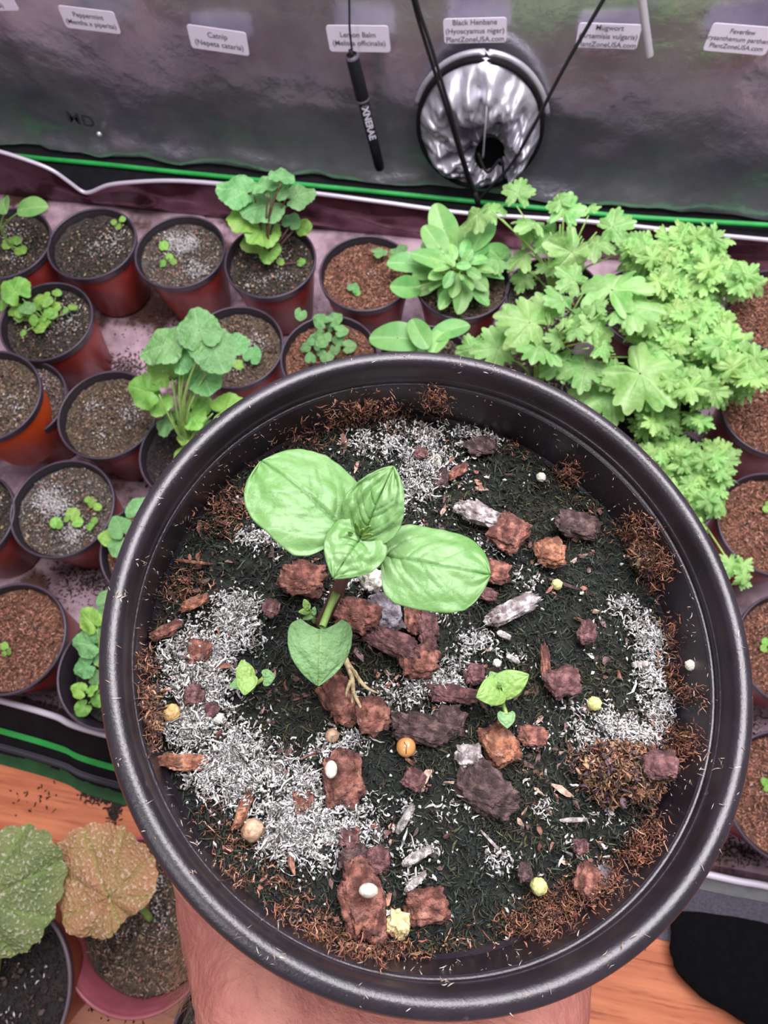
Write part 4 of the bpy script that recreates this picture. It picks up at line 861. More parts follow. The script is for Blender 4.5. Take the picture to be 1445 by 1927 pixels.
def clump(cx, cy, n, sx, sy, h, label):
    """a lump of fibrous potting mix"""
    c = potpt(cx, cy, .003); k = (PC[2]+DS)/FP; P = []
    for _ in range(n):
        d = RNG.normal(size=3); d /= np.linalg.norm(d); d[2] = abs(d[2]); s = random.uniform(.55, 1.0)
        w = 1+.25*noise.noise(Vector(d*2.1)); q = c+np.array([d[0]*sx*k, d[1]*sy*k, d[2]*h-.003])*s*w; rr = math.hypot(q[0], q[1])
        if rr > RS*.985: q = q*[RS*.985/rr, RS*.985/rr, 1]
        P.append(q)
    P = np.array(P); m = len(P); V, F = fibres(P, RNG.normal(size=(m, 3)), RNG.uniform(.0007, .0026, m), np.where(RNG.uniform(0, 1, m) < .12, .0007, 1)*0+RNG.uniform(.00010, .00036, m)*np.where(RNG.uniform(0, 1, m) < .10, 2.6, 1), RNG.normal(0, .6, m), 5, wander=.5)
    cc = np.array([(.34, .16, .08), (.48, .24, .13), (.20, .09, .06), (.56, .34, .2), (.10, .06, .05), (.22, .16, .09), (.16, .10, .12)])[RNG.integers(0, 7, m)]*RNG.uniform(.6, 1.2, (m, 1))
    e = empty('peat_clump', p2w(c-[0, 0, .003]), label, 'compost clump')
    o = obj('loose_fibre', p2w(V), F, M['soilcol'], e, col=np.repeat(cc, 18, 0)); o['kind'] = 'stuff'
    # its solid core
    V = []; nu, nv = 40, 20
    for i in range(nu):
        for j in range(nv):
            a = 2*PI*i/nu; b = PI*j/(nv-1)-PI/2; d = np.array([math.cos(a)*math.cos(b), math.sin(a)*math.cos(b), math.sin(b)])
            w = .80*(1+.3*fbm(*(d*2.3)[:2], d[2]*2.3)); V.append(c+np.array([d[0]*sx*k, d[1]*sy*k, d[2]*h-.003])*w)
    V = np.array(V); rr = np.hypot(V[:, 0], V[:, 1]); V[:, :2] *= np.minimum(1, RS*.97/rr)[:, None]
    obj('core', p2w(V), grid_faces(nu, nv, cu=True), M['bark'], e, col=np.tile((.16, .085, .06), (len(V), 1)))
def crumbs():
    m = 900; r = RS*.97*np.sqrt(RNG.uniform(0, 1, m)); a = RNG.uniform(0, 2*PI, m); P = np.stack([r*np.cos(a), r*np.sin(a), np.zeros(m)], 1)
    w = np.array([fbm(p[0]*55, p[1]*55, 61) for p in P]); P = P[w > -.08]; m = len(P)
    P[:, 2] = [-DS+soil_h(p[0], p[1])+.0009 for p in P]
    W = RNG.uniform(.0002, .0008, m)*np.where(RNG.uniform(0, 1, m) < .12, 1.7, 1); V, F = fibres(P, RNG.normal(size=(m, 3))*[1, 1, .3], W*RNG.uniform(1.6, 4.5, m), W, RNG.uniform(0, .2, m), 3, flat=.6, wander=.3)
    V = V+RNG.normal(0, .00008, V.shape)
    c = np.array([(.30, .13, .09), (.42, .2, .14), (.16, .08, .07), (.22, .13, .13), (.5, .34, .26), (.6, .56, .52), (.09, .06, .05)])[RNG.integers(0, 7, m)]*RNG.uniform(.7, 1.3, (m, 1))
    o = obj('bark_crumbs', p2w(V), F, M['soilcol'], BP, smooth=False, col=np.repeat(c, 12, 0)); o['kind'] = 'stuff'
crumbs()
clump(1175, 1452, 3600, 84, 56, .0085, 'big crumbly clump of brown peat and bark at the right inside the held pot')
clump(1225, 1040, 900, 36, 34, .0045, 'tuft of curly brown coir against the upper right inside of the held pot')
clump(272, 1345, 900, 18, 44, .004, 'tuft of curly brown coir against the left inside of the held pot')

# bark pieces lying on the soil
BC = {'red': [(.44, .17, .12), (.62, .30, .22), (.24, .09, .07)], 'dark': [(.16, .095, .09), (.28, .18, .17), (.09, .055, .06)], 'orange': [(.62, .26, .14), (.44, .17, .10), (.75, .42, .28)],
      'grey': [(.72, .66, .66), (.44, .36, .38), (.9, .86, .84)], 'plum': [(.30, .13, .13), (.19, .085, .10), (.45, .24, .23)], 'slate': [(.40, .37, .42), (.52, .48, .54), (.28, .25, .30)], 'white': [(.95, .92, .88), (.8, .76, .72), (1, .98, .95)]}
def chip(px, py, sx, sy, ang, kind, label, h=None, lift=.0, name='bark_chip', cat='bark', box=.72, rough=.34):
    k = (PC[2]+DS)/FP; sx *= k; sy *= k; h = h or min(sx, sy)*.42
    c = potpt(px, py, .0015+lift); seed = px*.37+py*.11
    nu, nv = 64, 34; V = []; cc = []
    pal = np.array(BC[kind]); a0 = math.radians(ang)
    tx, ty = random.uniform(-.22, .22), random.uniform(-.22, .22)
    for i in range(nu):
        for j in range(nv):
            a = 2*PI*i/nu; b = PI*(j+.02)/(nv-1+.04)-PI/2
            d = Vector((math.cos(a)*math.cos(b), math.sin(a)*math.cos(b), math.sin(b)))
            f = lambda t: math.copysign(abs(t)**box, t)
            q = np.array([f(d.x), f(d.y), f(d.z)]); q /= max(1.0, (np.abs(q)**3.2).sum()**(1/3.2))
            n1 = noise.fractal(d*1.7+Vector((seed, 0, 0)), .75, 2.1, 5); n2 = noise.noise(Vector((d.x*1.5*sx/h*.8+seed, d.y*9, d.z*9)))
            w = 1+rough*n1+.12*n2+.06*noise.noise(d*14)-.10*abs(noise.noise(d*4.5+Vector((0, seed, 0))))
            x, y, z = q[0]*sx*w, q[1]*sy*w, q[2]*h*(w+.12*n2)
            z += x*tx+y*ty
            x, y = x*math.cos(a0)-y*math.sin(a0), x*math.sin(a0)+y*math.cos(a0)
            V.append((c[0]+x, c[1]+y, c[2]+z)); t = noise.noise(d*3+Vector((seed, 3, 1)))
            col = pal[0]*(1-abs(t)*1.6)+pal[1 if t > 0 else 2]*abs(t)*1.6
            if kind in ('red', 'plum', 'dark') and n2 > .30: col = col*.6+np.array([.30, .20, .17])*.5
            cc.append(np.clip(col, .01, 1))
    o = obj(name, p2w(V), grid_faces(nu, nv, cu=True), M['bark'], col=np.array(cc)); tag(o, label, cat); return o
CH = [(570, 1088, 42, 30, 0, 'red', 'rounded rust-brown bark chunk peeking from under the largest leaf'),
 (672, 1155, 38, 31, -10, 'red', 'round red-brown bark piece just right of the main stem'),
 (727, 1153, 26, 38, 25, 'slate', 'smooth slate-grey bark flake right of the round piece by the stem'),
 (776, 1162, 15, 36, 5, 'red', 'narrow upright reddish splinter of bark below the right-hand leaf'),
 (806, 1178, 17, 30, 12, 'plum', 'dark plum bark sliver next to the narrow reddish splinter'),
 (735, 1206, 50, 20, -25, 'plum', 'long dark red bark slab lying diagonally below the stem'),
 (790, 1243, 34, 30, 10, 'red', 'round red bark piece at the lower end of the diagonal slab'),
 (806, 1208, 14, 22, 15, 'plum', 'small plum chip between the dark sliver and the round red piece'),
 (636, 1312, 26, 46, 25, 'red', 'rust-brown bark chunk directly below the lowest round leaf'),
 (700, 1345, 27, 30, 20, 'red', 'red bark chunk with pale fibres, right of the one below the round leaf'),
 (958, 1000, 34, 42, -35, 'red', 'rough rust bark lump joined to the white slab, upper right of the plant'),
 (905, 968, 54, 22, -15, 'grey', 'flat whitish bark slab above the right-hand leaf'),
 (934, 1075, 28, 24, 0, 'red', 'red bark piece touching the tip of the right-hand leaf'),
 (1090, 990, 50, 27, -3, 'dark', 'large oval grey-brown bark piece at the upper right'),
 (1033, 1039, 29, 31, 0, 'orange', 'squarish orange-brown bark chunk left of the large oval piece'),
 (918, 1118, 19, 12, -5, 'plum', 'small pinkish bark flake under the tip of the right-hand leaf'),
 (965, 1147, 58, 17, 27, 'grey', 'white ridged bark stick lying diagonally, right of the plant'),
 (1061, 1284, 32, 29, 20, 'plum', 'dull red bark piece right of the pale two-leaf seedling'),
 (1027, 1250, 9, 38, 5, 'red', 'thin upright reddish bark stick left of the dull red piece'),
 (938, 1402, 30, 36, 25, 'orange', 'orange-brown bark chunk below the pale two-leaf seedling'),
 (1004, 1384, 28, 18, -5, 'red', 'fibrous red bark piece right of the orange-brown chunk'),
 (893, 1269, 18, 19, 0, 'plum', 'small red bark nugget left of the pale two-leaf seedling'),
 (852, 1306, 44, 15, -8, 'plum', 'long flat reddish chip left of and below the pale seedling'),
 (790, 1370, 50, 24, -12, 'dark', 'dark purple slab of bark above the amber bead'),
 (846, 1358, 26, 26, 0, 'dark', 'dark crumbly bark right of the purple slab'),
 (884, 1424, 24, 19, 0, 'grey', 'grey mouldy nugget above the large dark oval bark'),
 (911, 1487, 52, 36, -35, 'dark', 'large dark oval bark piece in the lower middle of the pot'),
 (778, 1467, 19, 16, -25, 'plum', 'small dull red chip below the amber bead'),
 (645, 1470, 32, 42, 10, 'red', 'blocky red bark chunk with a pale seed on its corner'),
 (570, 1507, 16, 17, 0, 'red', 'small red chip half buried in the white mould'),
 (461, 1513, 9, 36, -18, 'orange', 'upright orange wood splinter standing in the white mould at lower left'),
 (355, 1434, 46, 13, -3, 'orange', 'orange strip of bark lying across the lower left edge of the soil'),
 (683, 1690, 34, 58, 12, 'red', 'tall diamond-shaped red bark piece near the bottom of the pot'),
 (711, 1618, 19, 20, 0, 'plum', 'round purple-black chip above the diamond-shaped piece'),
 (664, 1613, 24, 17, 10, 'dark', 'dark chip left of the round purple-black one'),
 (657, 1577, 15, 15, 0, 'plum', 'small plum chip at the lower right end of the white mould'),
 (803, 1708, 34, 24, 10, 'red', 'whitened red bark piece near the bottom, right of the diamond-shaped one'),
 (312, 1186, 26, 10, 30, 'red', 'small red-brown stick at the upper left edge of the soil'),
 (375, 1228, 20, 21, 0, 'red', 'brown bark fragment in the middle of the left mould patch'),
 (366, 1310, 16, 16, 0, 'plum', 'dark plum fragment lower in the left mould patch'),
 (398, 1336, 12, 12, 0, 'plum', 'small pink-brown nugget at the right edge of the left mould patch'),
 (905, 840, 31, 20, 12, 'dark', 'flat purple-black bark flake at the right of the top mould patch'),
 (793, 853, 14, 13, -20, 'plum', 'small dark red fragment in the top mould patch'),
 (862, 887, 26, 10, 42, 'red', 'pointed pinkish splinter below the flat purple-black flake'),
 (830, 900, 15, 20, 0, 'dark', 'grey-brown nugget at the lower end of the top mould patch'),
 (1105, 1190, 15, 21, -20, 'plum', 'small dark red chip on the right half of the soil, left of the mould'),
 (510, 1143, 14, 18, 0, 'plum', 'small red nugget left of the main stem, beside the mould'),
 (366, 1134, 24, 10, 30, 'orange', 'tan gritty fragment at the upper left edge of the mould'),
 (1106, 1657, 22, 26, -25, 'red', 'rust-brown oval bark among coir at the lower right edge'),
 (1140, 1652, 14, 18, 0, 'slate', 'blue-grey stone chip beside the rust-brown oval bark'),
 (1093, 1592, 12, 12, 0, 'plum', 'tiny plum chip above the lower right coir'),
 (988, 1640, 12, 15, 0, 'dark', 'tiny dark chip in the lower middle moss'),
 (1243, 1440, 30, 24, 0, 'plum', 'purple bark piece on top of the crumbly clump at right')]
for a_ in CH: chip(*a_, lift=(.0075 if a_[0] == 1243 else .001 if a_[5] in ('plum', 'red') else .0005))
for a_ in [(786, 1611, 28, 8, 27, 'white', 'white sliver of mouldy wood lying right of the round purple-black chip'), (762, 1541, 6, 26, -30, 'white', 'thin white sliver in the lower middle moss, below the small dull red chip'),
           (782, 1660, 22, 6, 40, 'white', 'pale sliver just above the whitened red bark at the bottom'), (1205, 1250, 18, 6, 5, 'white', 'short white stick near the right edge of the soil'), (1080, 1543, 24, 4, 2, 'grey', 'thin grey stick left of and below the crumbly clump'),
           (948, 1195, 14, 6, -30, 'white', 'small white curl between the diagonal stick and pale seedling'), (965, 1240, 14, 5, -35, 'white', 'white flake just above the pale two-leaf seedling'), (365, 1058, 34, 3.2, -2, 'orange', 'thin tan twig at the upper left inside of the held pot'),
           (1062, 1100, 34, 3.5, -20, 'dark', 'thin dark twig below the squarish orange-brown chunk'), (930, 1590, 32, 2.6, -45, 'grey', 'thin curved twig in the lower middle moss')]:
    chip(*a_, h=a_[3]*.7*(PC[2]+DS)/FP, name='wood_sliver', cat='wood sliver', rough=.12)
def grain(px, py, r, cols, label, name='grain', h=.0015, cat='grain', m=None, smooth=.16, sy=1.0, lift=0):
    k = (PC[2]+DS)/FP*r; c = potpt(px, py, h+lift); V = []; cc = []; nu, nv = 28, 16; s = px*.3
    for i in range(nu):
        for j in range(nv):
            a = 2*PI*i/nu; b = PI*(j+.02)/(nv-.96)-PI/2; d = Vector((math.cos(a)*math.cos(b), math.sin(a)*math.cos(b), math.sin(b)))
            w = 1+smooth*noise.fractal(d*2.2+Vector((s, 0, 0)), 1, 2, 3); V.append(c+np.array([d.x, d.y*sy, d.z])*k*w); t = noise.noise(d*3+Vector((s, 1, 1)))
            cc.append(np.array(cols[0])*(1-abs(t))+np.array(cols[1])*abs(t))
    o = obj(name, p2w(V), grid_faces(nu, nv, cu=True), m or M['grain'], col=np.array(cc)); return tag(o, label, cat)
AM = ((.7, .4, .15), (.6, .3, .1))
BEAD = grain(764, 1406, 17, AM, 'shiny amber round fertilizer bead with a fine crack in the middle of the pot', 'fertilizer_bead', m=M['amber'], smooth=.0, cat='bead')
def bead_crack():
    k = (PC[2]+DS)/FP; c = potpt(764, 1406, .0015); r = 17.2*k; up = PM.T @ (CAMLOC-p2w(c)); up /= np.linalg.norm(up)
    for pts in (((0, -.6), (.02, -.2), (.05, .1)), ((.05, .1), (-.12, .35), (-.16, .5)), ((.05, .1), (.2, .38), (.22, .55))):
        q = []
        for x, y in spline([(a, b, 0) for a, b in pts], 8)[:, :2]: q.append(c+r*(np.array([x, y, 0])+up*math.sqrt(1-x*x-y*y)))
        V, F = tube(np.array(q), .00008, 6); obj('crack', p2w(V), F, M['stempurple'], BEAD)
bead_crack()
grain(625, 1384, 12, AM, 'small dull amber bead below the lowest round leaf', 'fertilizer_bead', m=M['paleamber'], smooth=.03, cat='bead')
grain(475, 1562, 18, AM, 'pale burst bead at the lower left of the white mould', 'fertilizer_bead', m=M['paleamber'], smooth=.16, cat='bead')
YE = ((.62, .62, .22), (.75, .72, .45)); WH = ((.8, .76, .68), (.7, .66, .58))
grain(1048, 1100, 11, YE, 'yellow-green grain at the right, below the squarish orange-brown chunk'); grain(1118, 1324, 13, YE, 'yellow-green grain above the right-hand mould patch'); grain(1014, 1668, 14, YE, 'yellow-green grain in the moss at the lower right')
grain(748, 1738, 19, ((.75, .62, .3), (.8, .72, .5)), 'lumpy yellow grain at the bottom edge of the soil', smooth=.5); grain(322, 1342, 15, ((.7, .42, .14), (.75, .6, .4)), 'orange-yellow grain at the left edge of the soil')
grain(623, 1448, 10, WH, 'cream seed sitting on the corner of the blocky red bark', 'seed', .0055, 'seed', smooth=.02, sy=1.4); grain(693, 1676, 15, WH, 'cream seed lying on the diamond-shaped red bark', 'seed', .0065, 'seed', smooth=.05, sy=.7)
grain(1299, 1252, 10, WH, 'single white grain stuck to the right inner wall of the held pot'); grain(820, 868, 13, ((.72, .66, .5), (.6, .5, .3)), 'yellowish stone in the top mould patch'); grain(1018, 898, 10, WH, 'small tan stone in the shade at the upper right'); grain(704, 1092, 22, ((.8, .78, .74), (.7, .66, .62)), 'knobbly white lump right of the stem, under the leaves', smooth=.5)
grain(935, 1248, 8, WH, 'tiny cream grain above left of the pale seedling'); grain(575, 1190, 12, ((.72, .6, .38), (.5, .3, .2)), 'small tan stone left of the round lowest leaf', smooth=.3); grain(411, 1352, 10, WH, 'cream grain at the right edge of the left mould patch')

# ------------------------------------------------------------------ plants in the held pot
PROF = {'ovate': [(0, .16), (.05, .50), (.12, .74), (.22, .92), (.35, 1.0), (.5, .97), (.65, .84), (.8, .60), (.9, .37), (.96, .19), (1, .02)],
        'broad': [(0, .14), (.03, .50), (.08, .76), (.18, .95), (.35, 1.0), (.5, 1.0), (.65, .97), (.78, .87), (.88, .70), (.95, .46), (1, .03)],
        'heart': [(0, .60), (.03, .80), (.08, .93), (.18, 1.0), (.35, .98), (.5, .88), (.65, .70), (.8, .46), (.92, .22), (1, .02)],
        'blunt': [(0, .24), (.03, .62), (.08, .84), (.18, .98), (.35, 1.0), (.55, .99), (.7, .95), (.82, .84), (.91, .62), (.96, .36), (1, .03)]}
def leaf3d(B, T, Nv, width, prof, parent, m, arch=.12, cup=.10, heart=.0, nvein=4, relief=.0007, ns=84, nt=60, thick=.00022, asym=0.0, name='leaf', wavy=.0, bend=0.0):
    B, T = np.array(B), np.array(T); x = T-B; L = np.linalg.norm(x); x /= L; z = np.array(Nv, float); z -= x*(z@x); z /= np.linalg.norm(z); y = np.cross(z, x)
    pr = np.array(PROF[prof]); V = []; vn = []
    dens = np.linspace(0, 1, 200); w_ = np.interp(dens, pr[:, 0], pr[:, 1]); ker = np.ones(9)/9; w2 = np.convolve(np.pad(w_, 4, mode='edge'), ker, 'valid'); w2[-1] = .02; w2[-6:] = np.linspace(w2[-6], .02, 6)
    for i in range(ns):
        s = .5-.5*math.cos(PI*i/(ns-1)); w = np.interp(s, dens, w2)*width/2
        for j in range(nt):
            t = -1+2*j/(nt-1); tt = t; ww = w*(1+asym*np.sign(t)*.5)
            xx = s*L-heart*L*abs(t)**1.6*(1-s)**3; yy = tt*ww+bend*L*math.sin(PI*s)
            ya = abs(tt*ww)/(width/2)
            mid = math.exp(-(tt*ww/(width*.012))**2); v = mid*.9; lat = 0
            for k in range(nvein):
                s0 = .05+.55*k/max(1, nvein); sv = s0+.12*ya+.42*ya*ya+.05*k*ya
                sv += .06*(1 if t > 0 else -1)*(.5 if k % 2 else -.3)
                lat = max(lat, math.exp(-((s-sv)/.008)**2)*(1-ya*.7))
            v = max(v, lat*.75)*(1 if nvein else .5)
            puff = math.cos((s-.42*ya)*nvein/.62*2*PI)*.25 if nvein else 0
            zz = arch*L*max(0, math.sin(PI*s))*.9+cup*width*(ya**2)*(-1)-relief*(mid+lat*.6)*(1-.3*s)+relief*.9*noise.noise(Vector((s*5, t*4, L*1e3)))+wavy*width*ya**2*math.sin(s*14+(t > 0)*2)-relief*puff*ya*.35
            V.append(B+x*xx+y*yy+z*zz); vn.append(min(1, v))
    V = np.array(V); o = obj(name, p2w(V), grid_faces(ns, nt), m, parent, attr={'vein': vn})
    if thick:
        md = o.modifiers.new('s', 'SOLIDIFY'); md.thickness = thick; md.offset = 0
    return o
def stem3(name, pts, r, m, parent):
    V, F = tube(spline(pts, 24), r if np.isscalar(r) else np.interp(np.linspace(0, 1, 24), np.linspace(0, 1, len(r)), r), 12); obj(name, p2w(V), F, m, parent)
Z = (0, 0, 1)
def main_seedling():
    foot = potpt(604, 1172, 0.0005); e = empty('seedling', p2w(foot), 'main leafy green seedling with a purple stem in the centre of the held pot', 'seedling')
    top = potpt(672, 1008, .034, False); q1 = potpt(636, 1110, .016, False)
    stem3('stem', [foot-[0, 0, .002], potpt(612, 1160, .006, False), q1, potpt(652, 1070, .024, False), top], [.0011, .00115, .0011, .00095, .0007], M['stempurple'], e)
    pt = lambda x, y, h: potpt(x, y, h, False)
    k = lambda h: (PC[2]+DS-h)/FP
    leaf3d(pt(652, 1002, .035), pt(492, 868, .034), (.05, .1, 1), 216*k(.036), 'broad', e, M['leaf'], arch=.10, cup=.10, nvein=4, relief=.00055, asym=.02, wavy=.01)
    leaf3d(pt(722, 1044, .034), pt(922, 1082, .036), (0, .05, 1), 176*k(.036), 'blunt', e, M['leaf'], arch=.10, cup=.14, nvein=4, relief=.00055, bend=-.04)
    leaf3d(pt(680, 1022, .036), pt(740, 878, .042), (-.3, -.35, 1), 124*k(.04), 'ovate', e, M['leaf'], arch=.10, cup=-.06, nvein=4, relief=.0007, wavy=.02)
    leaf3d(pt(676, 1016, .038), pt(628, 1088, .037), (-.1, -.1, 1), 122*k(.039), 'heart', e, M['leaf'], arch=.16, cup=.14, heart=.30, nvein=3, relief=.0005)
    # lower round leaf on its own stalk
    stem3('petiole', [q1-[0, 0, .0003], pt(622, 1140, .018), pt(606, 1180, .019)], [.0008, .0006, .0006], M['stemgreen'], e)
    leaf3d(pt(604, 1184, .0185), pt(598, 1290, .014), (0, -.1, 1), 118*k(.018), 'heart', e, M['leafdusty'], arch=.12, cup=.16, heart=.16, nvein=3, relief=.0003)
    stem3('petiole', [top, pt(660, 1006, .0352), pt(650, 1000, .0352)], .0005, M['stemgreen'], e); stem3('petiole', [top, pt(700, 1030, .0345), pt(724, 1044, .0342)], .0005, M['stemgreen'], e)
    # bud in the middle
    for i, (a, b, w) in enumerate((((674, 1008), (668, 984), 9), ((680, 1008), (696, 990), 9), ((678, 1014), (700, 1006), 8), ((672, 1012), (656, 1000), 7), ((678, 1010), (684, 996), 7))):
        leaf3d(pt(*a, .0372), pt(*b, .0400), (.2*(i-2), -.4, 1), w*k(.038), 'ovate', e, M['leaflime'], arch=-.15, cup=-.4, nvein=0, relief=.0001, ns=16, nt=10, name='bud_leaf')
    # a small lower side shoot seen at the right of the round leaf
    leaf3d(pt(640, 1190, .006), pt(652, 1166, .012), (.3, -.2, 1), 11*k(.01), 'ovate', e, M['leaflime'], arch=.1, cup=.2, nvein=0, relief=.0001, ns=16, nt=10, name='bud_leaf')
main_seedling()
def little(label, foot, stems, leaves, name='seedling'):
    f = potpt(*foot, .0005); e = empty(name, p2w(f), label, 'seedling'); pt = lambda x, y, h: potpt(x, y, h, False)
    for s in stems: stem3('stem', [pt(*p) for p in s], .00035, M['stemgreen'], e)
    for (a, b, w, m, pr) in leaves: leaf3d(pt(*a), pt(*b), (random.uniform(-.15, .15), random.uniform(-.15, .1), 1), w*(PC[2]+DS-.008)/FP, pr, e, m, arch=.08, cup=.12, heart=.15, nvein=2, relief=.00018, ns=36, nt=26, thick=.00015)
little('pale lime seedling with two round leaves, right of centre in the held pot', (948, 1352),
    [[(950, 1352, .0005), (948, 1330, .004), (942, 1294, .009)], [(946, 1325, .005), (950, 1335, .006), (953, 1345, .0065)]],
    [((941, 1296, .0095), (896, 1312, .010), 54, M['leaflime'], 'heart'), ((944, 1294, .0095), (995, 1270, .0105), 52, M['leaflime'], 'heart'), ((940, 1292, .008), (922, 1264, .008), 32, M['leafdusty'], 'heart'), ((953, 1342, .0065), (954, 1370, .006), 34, M['leafdusty'], 'heart'), ((941, 1294, .0100), (938, 1284, .0110), 9, M['leaflime'], 'ovate')])
little('small seedling with four leaves at the edge of the left mould patch', (474, 1300),
    [[(474, 1300, .0005), (472, 1290, .004), (466, 1274, .008)], [(470, 1290, .004), (485, 1284, .0055), (497, 1275, .0065)]],
    [((464, 1276, .0085), (455, 1242, .009), 34, M['leaflime'], 'heart'), ((466, 1274, .0088), (460, 1308, .009), 36, M['leaflime'], 'heart'), ((496, 1276, .0065), (518, 1272, .007), 30, M['leafdusty'], 'heart'), ((462, 1282, .006), (432, 1292, .006), 24, M['leafdusty'], 'heart')])
little('tiny yellow-green sprout beside the foot of the main stem', (592, 1172),
    [[(592, 1172, .0005), (588, 1160, .003), (580, 1148, .005)]],
    [((580, 1150, .005), (562, 1152, .006), 13, M['leaflime'], 'ovate'), ((580, 1146, .0055), (572, 1128, .006), 14, M['leaflime'], 'ovate'), ((586, 1158, .004), (570, 1166, .004), 12, M['leafdusty'], 'heart'), ((588, 1156, .004), (592, 1142, .0045), 12, M['leafdusty'], 'heart')])
def straw():
    f = potpt(655, 1245, .002); e = empty('dry_grass_tuft', p2w(f), 'frayed straw-yellow dry plant fibre below the lowest round leaf', 'dry straw')
    for (pts, r) in (([(650, 1240, .003), (662, 1275, .004), (664, 1310, .003), (655, 1345, .002)], .0006), ([(655, 1250, .003), (685, 1290, .0035), (712, 1305, .002)], .0005), ([(664, 1300, .004), (678, 1330, .003), (690, 1350, .002)], .0004), ([(660, 1280, .004), (650, 1310, .003), (648, 1340, .001)], .0004), ([(652, 1255, .003), (670, 1265, .005), (676, 1290, .003)], .0003)):
        V, F = tube(spline([potpt(*p) for p in pts], 14), np.linspace(r, r*.3, 14), 6); obj('straw', p2w(V), F, M['soilcol'], e, col=np.tile((.62, .50, .28), (len(V), 1)))
straw()

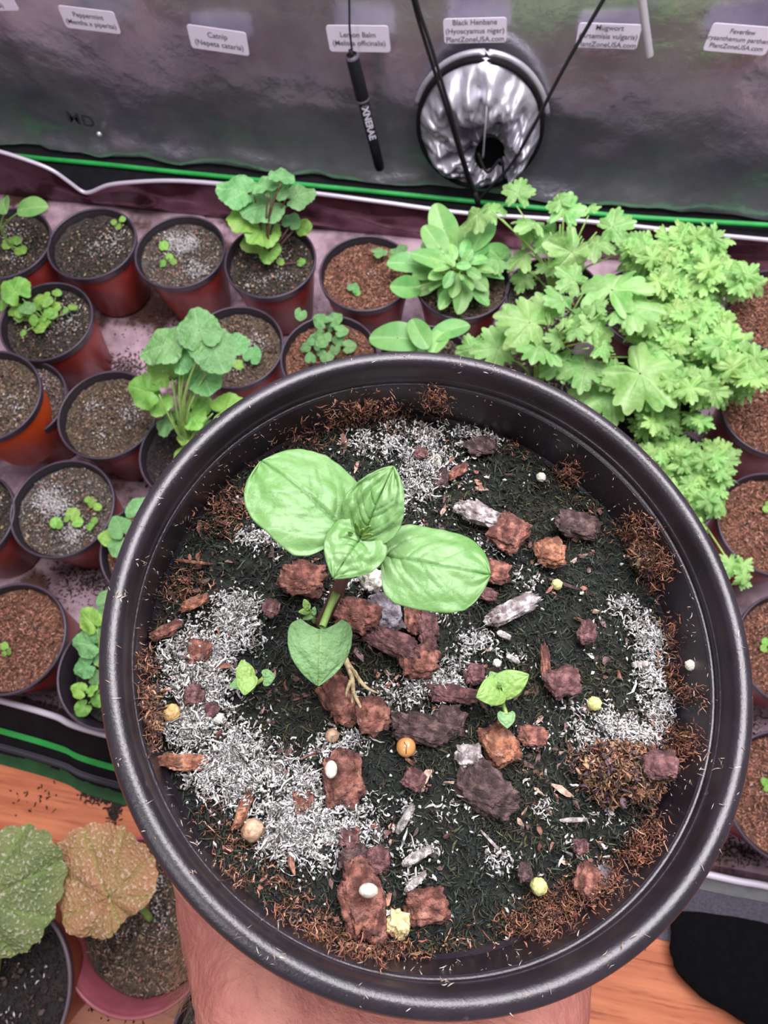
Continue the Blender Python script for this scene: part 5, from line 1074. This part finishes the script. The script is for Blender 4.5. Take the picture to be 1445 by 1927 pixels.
# ------------------------------------------------------------------ the hand that holds the pot
def make_hand():
    cm = .01; caps = []
    def chain(pts):
        for (a, b) in zip(pts[:-1], pts[1:]): caps.append((np.array(a[:3]), a[3], np.array(b[:3]), b[3]))
    cyl = lambda phi, r, w: (r*math.sin(math.radians(phi)), -r*math.cos(math.radians(phi)), w)
    def hp(px, py, w):                                        # a point of the hand seen at a pixel, w cm below the rim
        d = PM.T @ ray(px, py); o = PM.T @ (CAMLOC-PO); q = o+d*((w*cm-o[2])/d[2]); return (q[0]/cm, q[1]/cm, w)
    wr = hp(750, 2040, -4.9)
    W3 = [(*hp(545, 1985, -4.8), 1.45), (*hp(620, 2000, -4.9), 1.55), (*hp(750, 2010, -4.9), 1.6), (*hp(880, 2000, -4.9), 1.55), (*hp(960, 1985, -4.9), 1.35)]
    K3 = [(*hp(452, 1705, -5.5), 1.28), (*hp(560, 1775, -5.7), 1.3), (*hp(720, 1800, -5.8), 1.25), (*hp(880, 1785, -5.8), 1.25), (*hp(1005, 1800, -5.7), 1.2)]
    M3_ = [(*hp(502, 1850, -5.0), 1.45), (*hp(600, 1880, -5.2), 1.45), (*hp(740, 1890, -5.3), 1.45), (*hp(880, 1885, -5.3), 1.4), (*hp(984, 1870, -5.2), 1.3)]
    for a, b, c in zip(W3, M3_, K3): chain([a, b, c])
    for Q in (W3, M3_, K3): chain(Q)
    F3 = [(*hp(520+i*112, 2230, -6.2), 2.0) for i in range(5)]; F4 = [(*hp(500+i*120, 2600, -8.0), 2.6) for i in range(5)]
    for a, b, c in zip(W3, F3, F4): chain([a, b, c, (*(np.array(c[:3])+1.6*(np.array(c[:3])-np.array(b[:3]))), 3.4)])
    # thenar and thumb up the left side of the pot
    chain([M3_[0], K3[0], (*hp(424, 1612, -5.0), 1.10), (*hp(352, 1502, -4.4), .92), (*hp(308, 1430, -3.8), .80), (*hp(264, 1348, -3.0), .68), (*hp(261, 1330, -2.9), .64)])
    chain([K3[4], (*cyl(44, 6.0, -6.2), 1.1)])
    # four fingers curling round the right side
    for i, w0 in enumerate((-4.8, -6.5, -8.1, -9.5)):
        rr = 5.62-.16*i; f = (.84, .88, .84, .72)[i]; L = (112, 124, 118, 98)[i]
        chain([(*cyl(40, 6.2, -5.9-.25*i), 1.1), (*cyl(62, rr+.5, w0+.2), f*1.05), (*cyl(62+(L-62)*.45, rr+.28, w0), f*.95), (*cyl(62+(L-62)*.8, rr+.1, w0), f*.85), (*cyl(L, rr-.05, w0), f*.72)])
    # one surface: metaball-free union by sampling the distance field with marching on a voxel remesh
    bmV = []; bmF = []
    for a, ra, b, rb in caps:
        n = 10; off = len(bmV); d = b-a; L = np.linalg.norm(d); d = d/(L+1e-9); ref = np.array([0, 0, 1.]) if abs(d[2]) < .9 else np.array([1., 0, 0]); x = np.cross(d, ref); x /= np.linalg.norm(x); y = np.cross(d, x)
        rows = [(a, ra, -PI/2+k*PI/2/4) for k in range(4)]+[(a, ra, 0), (b, rb, 0)]+[(b, rb, (k+1)*PI/2/4) for k in range(4)]
        for c, r, ph in rows:
            for k in range(14):
                th = 2*PI*k/14; rad = r*max(math.cos(ph), .03); bmV.append(c+d*r*math.sin(ph)+rad*(math.cos(th)*x+math.sin(th)*y))
        f = grid_faces(len(rows), 14, cv=True)+off; bmF.append(f)
        bmF.append(np.array([(off, off+3, off+7, off+10)])); e0 = off+(len(rows)-1)*14; bmF.append(np.array([(e0+10, e0+7, e0+3, e0)]))
    V = p2w(np.array(bmV)*cm); F = np.concatenate(bmF)
    base = p2w(np.array(wr)*cm); e = empty('person', base, 'bare hand gripping the black pot from below, palm and wrist at the bottom edge', 'person')
    o = obj('hand', V, F, M['skin'], e)
    md = o.modifiers.new('r', 'REMESH'); md.mode = 'VOXEL'; md.voxel_size = .0011
    md = o.modifiers.new('s', 'SMOOTH'); md.factor = .6; md.iterations = 14

    dg = bpy.context.evaluated_depsgraph_get(); me = bpy.data.meshes.new_from_object(o.evaluated_get(dg)); o.modifiers.clear(); o.data = me
    n = len(me.vertices); co = np.empty(n*3, np.float32); me.vertices.foreach_get('co', co); co = co.reshape(-1, 3); no = np.empty(n*3, np.float32); me.vertices.foreach_get('normal', no); no = no.reshape(-1, 3)
    loc = (co+np.array(e.location)-PO) @ PM/cm                # pot frame, cm
    # skin folds: wandering grooves that follow the fold between thumb and palm
    d = np.zeros(n)
    for i in range(n):
        u, v, w = loc[i]
        if v > -3: continue
        s = (u*.55-v*.85)*1.0+.35*noise.noise(Vector((u*.9, v*.9, w*.9)))
        t = abs((s*1.9) % 1-.5)*2; k = max(0, 1-abs(u+3.2)/3.0)*max(0, min(1, (-v-3)/1.5))
        d[i] = -.00042*max(0, 1-t*4.5)*k-.00045*max(0, 1-abs(noise.noise(Vector((u*1.1+4, v*1.1, w*1.1))))*9)*k
        d[i] += .0009*noise.noise(Vector((u*.55, v*.55, w*.55)))
    co2 = co+no*d[:, None]; me.vertices.foreach_set('co', co2.astype(np.float32).ravel()); me.polygons.foreach_set('use_smooth', np.ones(len(me.polygons), bool)); me.update()
    if not me.materials: me.materials.append(M['skin'])
    # fine hairs on the wrist
    P = []; D = []
    idx = np.where((loc[:, 1] < -5.2) & (loc[:, 1] > -9) & (loc[:, 0] < -3.9))[0]
    rr = np.random.default_rng(3); sel = rr.choice(idx, 160)
    P = co[sel]+np.array(e.location)+no[sel]*.0018; D = no[sel]+rr.normal(0, .35, (160, 3))-(PM @ np.array([0, 1, 0]))*.8
    V, F = fibres(P, D, rr.uniform(.004, .009, 160), np.full(160, .00004), rr.normal(0, .25, 160), 5)
    h = obj('arm_hairs', V, F, M['hair'], e); h['kind'] = 'stuff'
make_hand()
